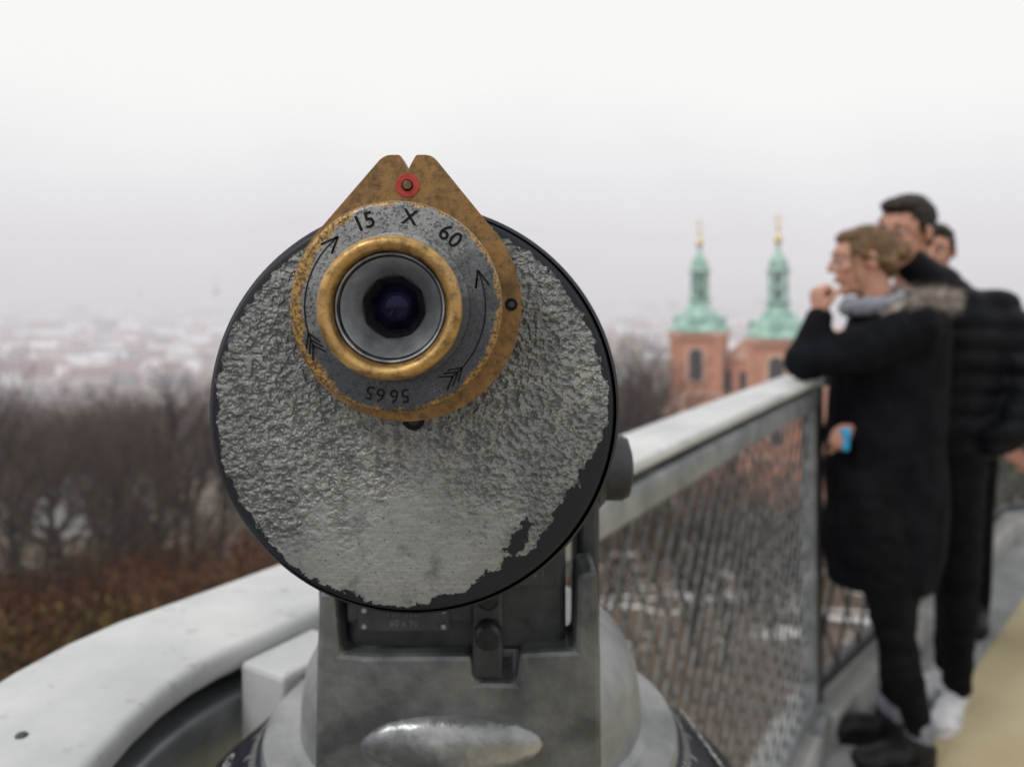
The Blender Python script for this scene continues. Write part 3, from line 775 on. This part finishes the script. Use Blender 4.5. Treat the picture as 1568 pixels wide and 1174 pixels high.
# ================================================================= CHURCH
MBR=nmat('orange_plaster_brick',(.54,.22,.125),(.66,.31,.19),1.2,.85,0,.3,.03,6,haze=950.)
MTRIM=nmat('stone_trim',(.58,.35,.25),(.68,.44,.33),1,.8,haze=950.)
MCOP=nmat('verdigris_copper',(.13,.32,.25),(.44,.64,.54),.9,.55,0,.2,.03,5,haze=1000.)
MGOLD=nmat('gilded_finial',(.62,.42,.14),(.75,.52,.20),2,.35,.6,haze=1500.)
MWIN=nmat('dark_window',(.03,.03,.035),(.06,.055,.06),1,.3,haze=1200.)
church=empty('twin_towered_church',(26,92,-22))
def arch(w_,h,n=10):
    p=[(-w_/2,0),(w_/2,0)]
    for i in range(n+1):
        a=math.pi*i/n; p.append((w_/2*math.cos(a),h-w_/2+w_/2*math.sin(a)))
    return p
def arch_prism(name,M,w_,h,y0,y1,z,mat,par,x=0):
    p=arch(w_,h); n=len(p)
    v=[M@Vector((x+a,y0,z+b_)) for a,b_ in p]+[M@Vector((x+a,y1,z+b_)) for a,b_ in p]
    f=[tuple(range(n)),tuple(range(n,2*n))]+[(i,(i+1)%n,n+(i+1)%n,n+i) for i in range(n)]
    mk(name,v,f,mat,par)
def tower(tag,cx,cy,zt,rot):
    T=Matrix.Translation((cx,cy,zt))@Matrix.Rotation(rot,4,'Z')
    box(tag+'_walls',(0,0,-10.5),(5.5,5.5,21),MBR,church,M=T)
    for i,(a,b_) in enumerate(((-1,-1),(1,-1),(1,1),(-1,1))):
        box(tag+'_pilaster_%d'%i,(a*2.62,b_*2.62,-10.4),(.72,.72,20.7),MBR,church,M=T)
    box(tag+'_cornice',(0,0,-.25),(6.5,6.5,.5),MTRIM,church,M=T)
    box(tag+'_cornice_step',(0,0,-.72),(6.2,6.2,.42),MBR,church,M=T)
    box(tag+'_string_course',(0,0,-7.2),(6.15,6.15,.4),MTRIM,church,M=T)
    box(tag+'_string_course_low',(0,0,-12.6),(6.15,6.15,.4),MTRIM,church,M=T)
    for s in range(4):
        R=T@Matrix.Rotation(s*math.pi/2,4,'Z')
        arch_prism('%s_belfry_surround_%d'%(tag,s),R,2.3,4.3,-2.95,-2.70,-5.9,MTRIM,church)
        arch_prism('%s_belfry_opening_%d'%(tag,s),R,1.5,3.7,-3.0,-2.66,-5.7,MWIN,church)
        arch_prism('%s_lower_window_surround_%d'%(tag,s),R,1.7,2.9,-2.9,-2.70,-11.3,MTRIM,church)
        arch_prism('%s_lower_window_%d'%(tag,s),R,1.1,2.4,-2.95,-2.66,-11.1,MWIN,church)
    ph=rad(22.5)
    lathe(tag+'_bell_roof',[(3.9,0),(3.75,.25),(3.1,.55),(2.85,1.0),(2.6,1.5),(2.05,2.1),(1.5,2.6),(1.2,3.1),(1.1,3.45),(1.45,3.55),(1.45,3.8),(1.0,3.85)],MCOP,church,(0,0,0),'Z',8,phase=ph,smooth=20,M=T)
    for i in range(4):
        a=math.pi/2*i; box('%s_roof_dormer_%d'%(tag,i),(2.55*math.cos(a),2.55*math.sin(a),1.15),(1.0,1.0,1.1),MCOP,church,.1,M=T)
    lathe(tag+'_lantern_core',[(.55,3.8),(.55,7.0)],MWIN,church,(0,0,0),'Z',8,phase=ph,M=T)
    for i in range(8):
        a=2*math.pi*i/8+ph; box('%s_lantern_pier_%d'%(tag,i),(.92*math.cos(a),.92*math.sin(a),5.35),(.30,.30,3.1),MCOP,church,M=T)
    lathe(tag+'_lantern_band',[(.9,5.15),(1.12,5.2),(1.12,5.5),(.9,5.55)],MCOP,church,(0,0,0),'Z',8,phase=ph,smooth=20,M=T)
    lathe(tag+'_onion_cap',[(.9,6.85),(1.4,6.95),(1.4,7.15),(1.0,7.35),(1.05,7.8),(.85,8.3),(.45,8.8),(.25,9.4),(.2,9.9)],MCOP,church,(0,0,0),'Z',8,phase=ph,smooth=20,M=T)
    lathe(tag+'_gold_finial',[(.12,9.8),(.34,10.05),(.42,10.35),(.34,10.65),(.13,10.9),(.10,11.5),(.22,11.65),(.22,11.85),(.09,12.0),(.06,13.2)],MGOLD,church,(0,0,0),'Z',12,smooth=40,M=T)
    box(tag+'_cross_arm',(0,0,12.6),(.9,.12,.12),MGOLD,church,M=T)
tower('north_tower',22.4,95,-2.85,rad(-22))
tower('south_tower',28.6,85.5,-3.1,rad(-22))
T=Matrix.Translation((27.8,92,-3))@Matrix.Rotation(rad(-57),4,'Z')
box('facade_wall',(0,0,-11.3),(9,3.0,17.0),MBR,church,M=T)
v=[T@Vector(p) for p in ((-2.6,-1.7,-2.9),(2.6,-1.7,-2.9),(0,-1.7,-.6),(-2.6,1.7,-2.9),(2.6,1.7,-2.9),(0,1.7,-.6))]
mk('facade_gable',v,[(0,1,2),(3,5,4),(0,2,5,3),(1,4,5,2),(0,3,4,1)],MTRIM,church)
box('facade_cornice',(0,0,-3.0),(9.3,3.5,.35),MTRIM,church,M=T)
for i in (-1,0,1): arch_prism('facade_window_%d'%i,T,1.1,2.6,-1.62,-1.4,-7,MWIN,church,x=i*2.4)
T2=Matrix.Translation((36,100,-3))@Matrix.Rotation(rad(-57),4,'Z')
box('nave_walls',(0,3,-12.0),(10,22,16),MBR,church,M=T2)
v=[T2@Vector(p) for p in ((-5.4,-8.4,-4),(5.4,-8.4,-4),(0,-8.4,0),(-5.4,14.4,-4),(5.4,14.4,-4),(0,14.4,0))]
mk('nave_roof',v,[(0,1,2),(3,5,4),(0,2,5,3),(1,4,5,2),(0,3,4,1)],MTRIM,church)
T3=Matrix.Translation((18.6,93,-12.3))@Matrix.Rotation(rad(-22),4,'Z')
box('side_chapel',(0,0,-5),(3.4,4.6,10),MBR,church,M=T3)
v=[T3@Vector(p) for p in ((-2.0,-2.6,0),(2.0,-2.6,0),(2.0,2.6,0),(-2.0,2.6,0),(1.6,0,2.2))]
mk('side_chapel_roof',v,[(0,1,4),(1,2,4),(2,3,4),(3,0,4),(0,3,2,1)],MTRIM,church)

# ================================================================= PEOPLE
def skin_mat():
    m,nt,b=new_mat('skin')
    tc=N(nt,'ShaderNodeTexCoord').outputs['Object']
    c=mix_c(nt,mrange(nt,noise_n(nt,tc,22,4),.35,.65),(.46,.225,.16),(.55,.31,.23))
    L(nt,c,b.inputs['Base Color']); b.inputs['Roughness'].default_value=.6
    b.inputs['Specular IOR Level'].default_value=.22
    bump(nt,b,noise_n(nt,tc,300,4),.2,.0006)
    return m
MSKIN=skin_mat()
def cloth(name,c1,c2,bs=18):
    m,nt,b=new_mat(name)
    tc=N(nt,'ShaderNodeTexCoord').outputs['Object']
    L(nt,mix_c(nt,mrange(nt,noise_n(nt,tc,14,5),.35,.65),c1,c2),b.inputs['Base Color'])
    b.inputs['Roughness'].default_value=.8; b.inputs['Specular IOR Level'].default_value=.10
    bump(nt,b,noise_n(nt,tc,bs,4,.6,.8),.7,.012)
    return m
MCOAT=cloth('black_padded_coat',(.0028,.0034,.0055),(.0075,.0085,.0125))
MPUF=cloth('black_puffer_nylon',(.004,.005,.008),(.010,.011,.016)); MPUF.node_tree.nodes['Principled BSDF'].inputs['Roughness'].default_value=.55
MNCOAT=cloth('navy_coat',(.006,.009,.022),(.012,.017,.036))
MTROU=cloth('black_trousers',(.003,.0035,.005),(.008,.0085,.011),bs=26)
MBOOT=nmat('black_leather',(.006,.006,.008),(.014,.014,.016),30,.5,spec=.25)
MSOCK=nmat('grey_knit',(.13,.14,.18),(.24,.25,.29),90,.9,0,.5,.002,250)
MWSH=nmat('white_sneaker',(.55,.56,.60),(.70,.71,.75),20,.5)
MFUR=nmat('beige_fur',(.16,.13,.11),(.54,.48,.43),38,.9,spec=.1)
MGREY=nmat('grey_scarf',(.18,.20,.24),(.32,.34,.38),40,.9,0,.8,.006,60)
def hair_mat(name,c1,c2,c3):
    m,nt,b=new_mat(name)
    tc=N(nt,'ShaderNodeTexCoord').outputs['Object']
    mp=N(nt,'ShaderNodeMapping'); L(nt,tc,mp.inputs[0]); mp.inputs['Scale'].default_value=(22,160,160); mp.inputs['Rotation'].default_value=(0,rad(25),0)
    st=noise_n(nt,mp.outputs[0],1,3,.6,.2)
    c=mix_c(nt,mrange(nt,st,.35,.65),c1,c2); c=mix_c(nt,mrange(nt,noise_n(nt,tc,12,2),.5,.7,0,.7),c,c3)
    L(nt,c,b.inputs['Base Color']); b.inputs['Roughness'].default_value=.5; b.inputs['Specular IOR Level'].default_value=.25
    bump(nt,b,st,.5,.002); return m
MHB=hair_mat('dark_blonde_hair',(.055,.031,.017),(.20,.12,.06),(.40,.26,.13))
MHD=hair_mat('dark_hair',(.006,.005,.004),(.022,.016,.012),(.03,.02,.014))
MEW=nmat('eye_white',(.5,.47,.45),(.6,.57,.55),30,.3)
MLIP=nmat('lips',(.38,.14,.11),(.44,.17,.14),30,.45)
MBLUE=nmat('blue_plastic',(.02,.28,.60),(.04,.38,.72),30,.35)

def head(tag,c,yaw,pitch,roll,hairmat,par,style='short',s=1.0):
    M=Matrix.Translation(c)@Matrix.Rotation(yaw,4,'Z')@Matrix.Rotation(pitch,4,'Y')@Matrix.Rotation(roll,4,'X')@Matrix.Scale(s,4)
    q=Soup()
    q.ell((-.012,0,.032),(.098,.074,.088)); q.ell((.028,0,-.035),(.062,.056,.078)); q.ell((.045,0,.03),(.048,.055,.05))
    q.ell((.066,0,-.093),(.022,.026,.020)); q.ell((.030,0,-.080),(.05,.046,.032))
    q.chain([(.090,0,.022,.008),(.104,0,.000,.010),(.110,0,-.016,.012)]); q.ell((.098,0,-.020),(.014,.018,.009))
    q.ell((.086,0,-.052),(.012,.024,.012)); q.ell((.080,.03,.036),(.014,.026,.008)); q.ell((.080,-.03,.036),(.014,.026,.008))
    q.ell((.062,.036,-.015),(.022,.020,.02)); q.ell((.062,-.036,-.015),(.022,.020,.02))
    for sd_ in (1,-1): q.ell((-.012,sd_*.077,.0),(.018,.009,.030))
    q.chain([(-.022,0,-.05,.056),(-.030,0,-.12,.054),(-.045,0,-.19,.060)])
    q.done(tag+'_head',MSKIN,par,.0048*s,4,M=M)
    for i,sd_ in enumerate((1,-1)):
        q=Soup(); q.ell((.080,sd_*.031,.013),(.011,.014,.008)); q.done('%s_eye_%d'%(tag,i),MEW,par,.003,2,M=M)
        q=Soup(); q.ell((.090,sd_*.031,.013),(.0035,.006,.006)); q.done('%s_iris_%d'%(tag,i),MHD,par,.002,1,M=M)
        q=Soup(); q.chain([(.078,sd_*.020,.021,.0035),(.089,sd_*.031,.0235,.0035),(.076,sd_*.044,.020,.003)]); q.done('%s_upper_lid_%d'%(tag,i),MSKIN,par,.0028,1,M=M)
        q=Soup(); q.chain([(.092,sd_*.016,.034,.0042),(.090,sd_*.032,.040,.0045),(.078,sd_*.048,.036,.003)]); q.done('%s_eyebrow_%d'%(tag,i),hairmat,par,.0028,2,M=M)
    q=Soup(); q.chain([(.090,-.020,-.054,.003),(.0975,0,-.051,.0055),(.090,.020,-.054,.003)]); q.chain([(.090,-.016,-.058,.003),(.096,0,-.060,.006),(.090,.016,-.058,.003)]); q.done(tag+'_lips',MLIP,par,.003,2,M=M)
    q=Soup(); amp=.006
    if style=='short':
        q.ell((-.026,0,.048),(.098,.081,.086)); q.ell((.030,0,.098),(.062,.060,.030)); q.ell((-.07,0,-.005),(.045,.066,.06))
        for sd_ in (1,-1): q.chain([(.022,sd_*.070,.045,.012),(.012,sd_*.073,.005,.009)])
    elif style=='bun':
        amp=.0022
        q.ell((-.022,0,.040),(.098,.079,.086)); q.ell((.024,0,.086),(.058,.062,.030)); q.ell((-.066,0,-.015),(.050,.062,.060))
        q.ell((-.128,0,.020),(.036,.036,.036)); q.chain([(-.10,0,.02,.03),(-.128,0,.02,.034)])
        for sd_ in (1,-1):
            q.chain([(.045,sd_*.064,.055,.010),(.020,sd_*.074,.025,.012),(-.02,sd_*.076,.0,.012),(-.06,sd_*.064,-.01,.016)])
        q.chain([(.052,.062,.03,.006),(.050,.068,-.02,.006),(.040,.068,-.070,.005)])
    def dsp(co): return amp*noise.noise(co*50)+amp*.8*noise.noise(Vector((co.x*150,co.y*150,co.z*45)))
    q.done(tag+'_hair',hairmat,par,.005*s,3,dsp,M=M)
    rg=random.Random(len(tag)+int(c[0]*100)); v=[];f=[]
    for i in range(200):
        a=Vector((rg.gauss(-.03,.5),rg.gauss(0,.5),rg.gauss(.3,.5))).normalized()
        if a.x>.35 and a.z<.75: continue
        if a.z<-.3: continue
        p=Vector((-.026+a.x*.098,a.y*.080,.045+a.z*.086)); t_=(Vector((-1,0,-.35))+Vector((rg.gauss(0,.2),rg.gauss(0,.2),rg.gauss(0,.2)))).normalized()
        e1=p+a*rg.uniform(.002,.007)+t_*.02; e2=e1+t_*rg.uniform(.01,.03)-a*.004; u=a.cross(t_).normalized()*.0008
        o=len(v); v+=[M@(p+u),M@(p-u),M@(e1-u),M@(e1+u),M@e2]; f+=[(o,o+1,o+2,o+3),(o+3,o+2,o+4)]
    mk(tag+'_loose_strands',v,f,hairmat,par)

def hand(tag,W,Dr,Nr,curl,side,par,s=1.0):
    W=Vector(W);D_=Vector(Dr).normalized();N_=Vector(Nr); N_=(N_-D_*N_.dot(D_)).normalized(); S_=D_.cross(N_)*side
    q=Soup(); R=Matrix((D_,S_,N_)).transposed()
    q.ell(W+D_*.045*s,(.050*s,.040*s,.017*s),R); q.chain([tuple(W-D_*.03*s)+(.025*s,),tuple(W+D_*.02*s)+(.026*s,)])
    for i,(ln,of) in enumerate(((.068,-.030),(.078,-.010),(.072,.010),(.056,.029))):
        p=W+D_*(.080-.004*abs(i-1))*s+S_*of*s; d=D_.copy(); ch=[tuple(p-D_*.02*s)+(.0095*s,),tuple(p)+(.0092*s,)]
        for j,fr_ in enumerate((.45,.3,.25)):
            d=(Matrix.Rotation(curl*(1,1.15,.8)[j],3,D_.cross(N_))@d) ; p=p+d*ln*fr_*s; ch.append(tuple(p)+((.0086,.0078,.0066)[j]*s,))
        q.chain(ch)
    p=W+D_*.022*s-S_*.030*s; d=(D_*.65-S_*.65+N_*.35).normalized(); ch=[tuple(p)+(.013*s,)]
    p=p+d*.04*s; ch.append(tuple(p)+(.0105*s,)); d=(d+N_*curl*.5+D_*.5).normalized(); p=p+d*.032*s; ch.append(tuple(p)+(.0085*s,)); q.chain(ch)
    q.done(tag,MSKIN,par,.0042,3)

def shoe(tag,ax,ay,dr,mat,sole,par,ln=.27,high=.09):
    d=Vector((math.cos(dr),math.sin(dr),0)); R=Matrix.Rotation(dr,3,'Z'); A=Vector((ax,ay,0))
    q=Soup(); q.ell(A+Vector((0,0,.055)),(.055,.040,.045),R); q.ell(A+d*.10+Vector((0,0,.050)),(.085,.043,.036),R); q.ell(A+d*(ln-.10)+Vector((0,0,.045)),(.058,.047,.030),R)
    q.chain([tuple(A+Vector((-.005,0,.06)))+(.044,),tuple(A+Vector((-.005,0,high)))+(.043,)])
    q.done(tag,mat,par,.007,4)
    n=26; v=[]
    for z in (.005,.030):
        for k in range(n):
            t=2*math.pi*k/n; x_=math.cos(t)*(ln/2); y_=math.sin(t)*(.045 if math.cos(t)>0 else .036)
            v.append(A+d*(ln/2-.055)+R@Vector((x_,y_,0))+Vector((0,0,z)))
    f=[(k,(k+1)%n,n+(k+1)%n,n+k) for k in range(n)]+[tuple(range(n))[::-1],tuple(range(n,2*n))]
    mk(tag+'_sole',v,f,sole,par,smooth=50)

wo=empty('woman_in_long_coat',(1.2,2.55,0))
q=Soup()
q.loft([(1.19,2.57,.54,.165,.155,0),(1.195,2.57,.64,.185,.168,0),(1.205,2.57,.80,.190,.172,0),(1.205,2.57,1.0,.182,.165,0),(1.212,2.57,1.18,.178,.162,0),(1.235,2.57,1.32,.175,.175,0),(1.245,2.57,1.39,.150,.180,0),(1.235,2.57,1.44,.10,.13,0),(1.22,2.57,1.47,.075,.085,0)])
q.chain([(1.235,2.43,1.370,.078),(1.07,2.42,1.300,.072),(.905,2.455,1.262,.060)]); q.chain([(.905,2.455,1.262,.060),(.935,2.475,1.33,.052),(.962,2.487,1.395,.044)])
q.chain([(1.22,2.70,1.365,.078),(1.15,2.70,1.17,.066),(1.12,2.62,1.08,.058),(1.075,2.50,1.035,.046)])
q.chain([(1.30,2.5,1.41,.05),(1.345,2.57,1.40,.06),(1.30,2.66,1.41,.05)])
def folds(co): return .011*noise.noise(co*7)+.006*noise.noise(Vector((co.x*26,co.y*26,co.z*11)))
q.done('coat',MCOAT,wo,.011,4,folds)
q=Soup()
q.chain([(1.13,2.50,.86,.105),(1.15,2.47,.66,.088),(1.165,2.45,.48,.062),(1.215,2.455,.28,.054),(1.262,2.47,.12,.038)])
q.chain([(1.27,2.62,.86,.105),(1.275,2.62,.66,.086),(1.262,2.60,.47,.062),(1.258,2.615,.28,.054),(1.25,2.625,.12,.038)])
q.done('trousers',MTROU,wo,.009,4,lambda co:.006*noise.noise(Vector((co.x*16,co.y*16,co.z*30))))
for i,(x_,y_) in enumerate(((1.264,2.470),(1.250,2.626))):
    q=Soup(); q.chain([(x_,y_,.085,.040),(x_,y_,.135,.043)]); q.done('sock_%d'%i,MSOCK,wo,.006,3)
shoe('boot_0',1.265,2.470,rad(188),MBOOT,MBOOT,wo,.27,.085)
shoe('boot_1',1.248,2.630,rad(180),MBOOT,MBOOT,wo,.27,.085)
head('woman',(1.125,2.555,1.574),rad(172),rad(6),0,MHB,wo,'bun',.93)
q=Soup()
for k in range(14):
    t=2*math.pi*k/14; q.ell((1.165+.078*math.cos(t),2.56+.088*math.sin(t),1.438+.012*math.cos(t)),(.028,.028,.032))
q.done('scarf',MGREY,wo,.008,3,lambda co:.008*noise.noise(co*30))
v=[];f=[];rg=random.Random(3)
hp=[Vector(p) for p in ((1.15,2.43,1.395),(1.20,2.42,1.435),(1.28,2.44,1.465),(1.35,2.49,1.460),(1.395,2.56,1.450),(1.36,2.64,1.465),(1.28,2.69,1.475),(1.2,2.70,1.465))]
for i in range(9000):
    s=rg.random()*(len(hp)-1.001); k=int(s); p=hp[k].lerp(hp[k+1],s-k)
    cn=noise.noise(p*40+Vector((i%7,0,0)))
    d=Vector((rg.gauss(0,1),rg.gauss(0,1),rg.gauss(0,1))).normalized(); b0=p+d*.010; tip=p+d*rg.uniform(.030,.062)*(1+.4*cn)+Vector((.010,-.004,-.010))
    u=d.orthogonal().normalized()*.0014; o=len(v); v+=[b0+u,b0-u,tip]; f.append((o,o+1,o+2))
mk('fur_trim',v,f,MFUR,wo)
q=Soup(); q.chain([tuple(p)+(.020,) for p in hp]); q.done('fur_core',MFUR,wo,.008,2)
hand('left_hand',(.965,2.49,1.405),(-.15,.05,1),(.9,.2,.1),1.25,1,wo,.95)
hand('right_hand',(1.070,2.495,1.035),(-.9,-.35,.1),(.3,-.6,-.6),.9,1,wo,.9)
q=Soup(); q.chain([(1.020,2.435,1.000,.012),(1.020,2.435,1.040,.013)]); q.ell((1.020,2.435,1.047),(.019,.019,.014)); q.done('blue_bottle_cap',MBLUE,wo,.003,2)

ma=empty('man_in_puffer_jacket',(1.56,2.83,0))
q=Soup()
q.loft([(1.565,2.84,.90,.155,.15,0),(1.57,2.84,1.0,.170,.155,0),(1.585,2.84,1.2,.178,.165,0),(1.585,2.84,1.34,.185,.185,0),(1.575,2.84,1.42,.165,.175,0),(1.54,2.83,1.48,.11,.12,0),(1.51,2.82,1.52,.075,.085,0)])
q.chain([(1.665,2.76,1.405,.090),(1.735,2.72,1.27,.082),(1.752,2.70,1.13,.074),(1.69,2.66,1.03,.064),(1.62,2.68,.98,.055)])
q.chain([(1.46,2.92,1.40,.085),(1.36,2.93,1.25,.072),(1.27,2.80,1.18,.062),(1.22,2.74,1.18,.048)])
q.done('puffer_jacket',MPUF,ma,.010,4,lambda co:.014*abs(math.sin(co.z*math.pi/.075+.5*noise.noise(co*6)))-.007+.006*noise.noise(co*14))
q=Soup()
q.chain([(1.535,2.79,.92,.11),(1.545,2.78,.72,.092),(1.55,2.765,.52,.070),(1.555,2.78,.3,.060),(1.56,2.79,.10,.048)])
q.chain([(1.62,2.90,.92,.11),(1.625,2.91,.72,.092),(1.625,2.91,.52,.070),(1.62,2.93,.3,.060),(1.615,2.95,.10,.048)])
q.done('trousers',MTROU,ma,.009,4,lambda co:.006*noise.noise(Vector((co.x*16,co.y*16,co.z*30))))
shoe('sneaker_0',1.56,2.80,rad(228),MWSH,MWSH,ma,.29,.09)
shoe('sneaker_1',1.615,2.96,rad(215),MWSH,MWSH,ma,.29,.09)
head('man',(1.382,2.80,1.682),rad(214),rad(8),rad(-4),MHD,ma,'short',1.03)
q=Soup(); q.chain([(1.40,2.80,1.58,.058),(1.46,2.81,1.53,.068),(1.51,2.82,1.49,.085)]); q.done('neck_collar',MPUF,ma,.008,3)
hand('left_hand',(1.225,2.742,1.18),(-.8,-.3,-.1),(0,-.7,-.6),.5,1,ma,1)
hand('right_hand',(1.60,2.76,.985),(-.6,.3,-.7),(0,.8,-.2),.6,-1,ma,.95)

def visitor(name,x,y,yaw,coat,hairm,armL,armR,hgt=1.78,hem=.85,style='short',hoff=(0,0)):
    e=empty(name,(x,y,0)); k=hgt/1.78
    f_=Vector((math.cos(yaw),math.sin(yaw),0)); l_=Vector((-math.sin(yaw),math.cos(yaw),0)); O=Vector((x,y,0))
    hx,hy=hoff
    q=Soup(); q.loft([(x,y,hem*k,.13,.18,yaw),(x,y,1.0*k,.125,.17,yaw),(x+hx*.2,y+hy*.2,1.2*k,.13,.185,yaw),(x+hx*.4,y+hy*.4,1.36*k,.125,.20,yaw),(x+hx*.6,y+hy*.6,1.43*k,.10,.17,yaw),(x+hx*.8,y+hy*.8,1.49*k,.07,.09,yaw)])
    def T_(p,sg):
        w_=O+f_*p[0]+l_*p[1]*sg; return (w_.x,w_.y,p[2]*k)
    for arm,sg in ((armL,1),(armR,-1)):
        q.chain([T_(p,sg)+(p[3],) for p in arm])
    q.done('jacket',coat,e,.012,4,folds)
    q=Soup()
    for sg in (1,-1): q.chain([T_((0,.09,.9),sg)+(.105,),T_((.02,.10,.5),sg)+(.07,),T_((0,.11,.1),sg)+(.045,)])
    q.done('trousers',MTROU,e,.012,5)
    for i,sg in enumerate((1,-1)):
        a=T_((0,.11,0),sg); shoe('shoe_%d'%i,a[0],a[1],yaw,MBOOT,MBOOT,e,.28,.09)
        arm=(armL,armR)[i]; p1=Vector(T_(arm[-1],sg)); p0=Vector(T_(arm[-2],sg))
        hand('hand_%d'%i,p1,p1-p0,(-f_.x*.3-l_.x*sg,-f_.y*.3-l_.y*sg,-.3),.45,sg,e)
    head('visitor',(x+f_.x*.02+hx,y+f_.y*.02+hy,hgt-.118),yaw,rad(4),0,hairm,e,style,1.0)
rest=[(0,.19,1.38,.08),(-.03,.22,1.12,.062),(.06,.20,.88,.042)]
visitor('man_standing_behind',2.00,3.62,rad(235),MCOAT,MHD,rest,rest,1.775,hoff=(-.075,0))
visitor('visitor_in_navy_coat',2.46,3.30,rad(185),MNCOAT,MHD,[(0,.19,1.38,.08),(.26,.22,1.12,.075),(.43,.20,.93,.065),(.38,.12,.83,.042)],[(0,.19,1.38,.08),(.22,.22,1.12,.075),(.40,.18,.95,.065),(.36,.10,.85,.042)],1.75)
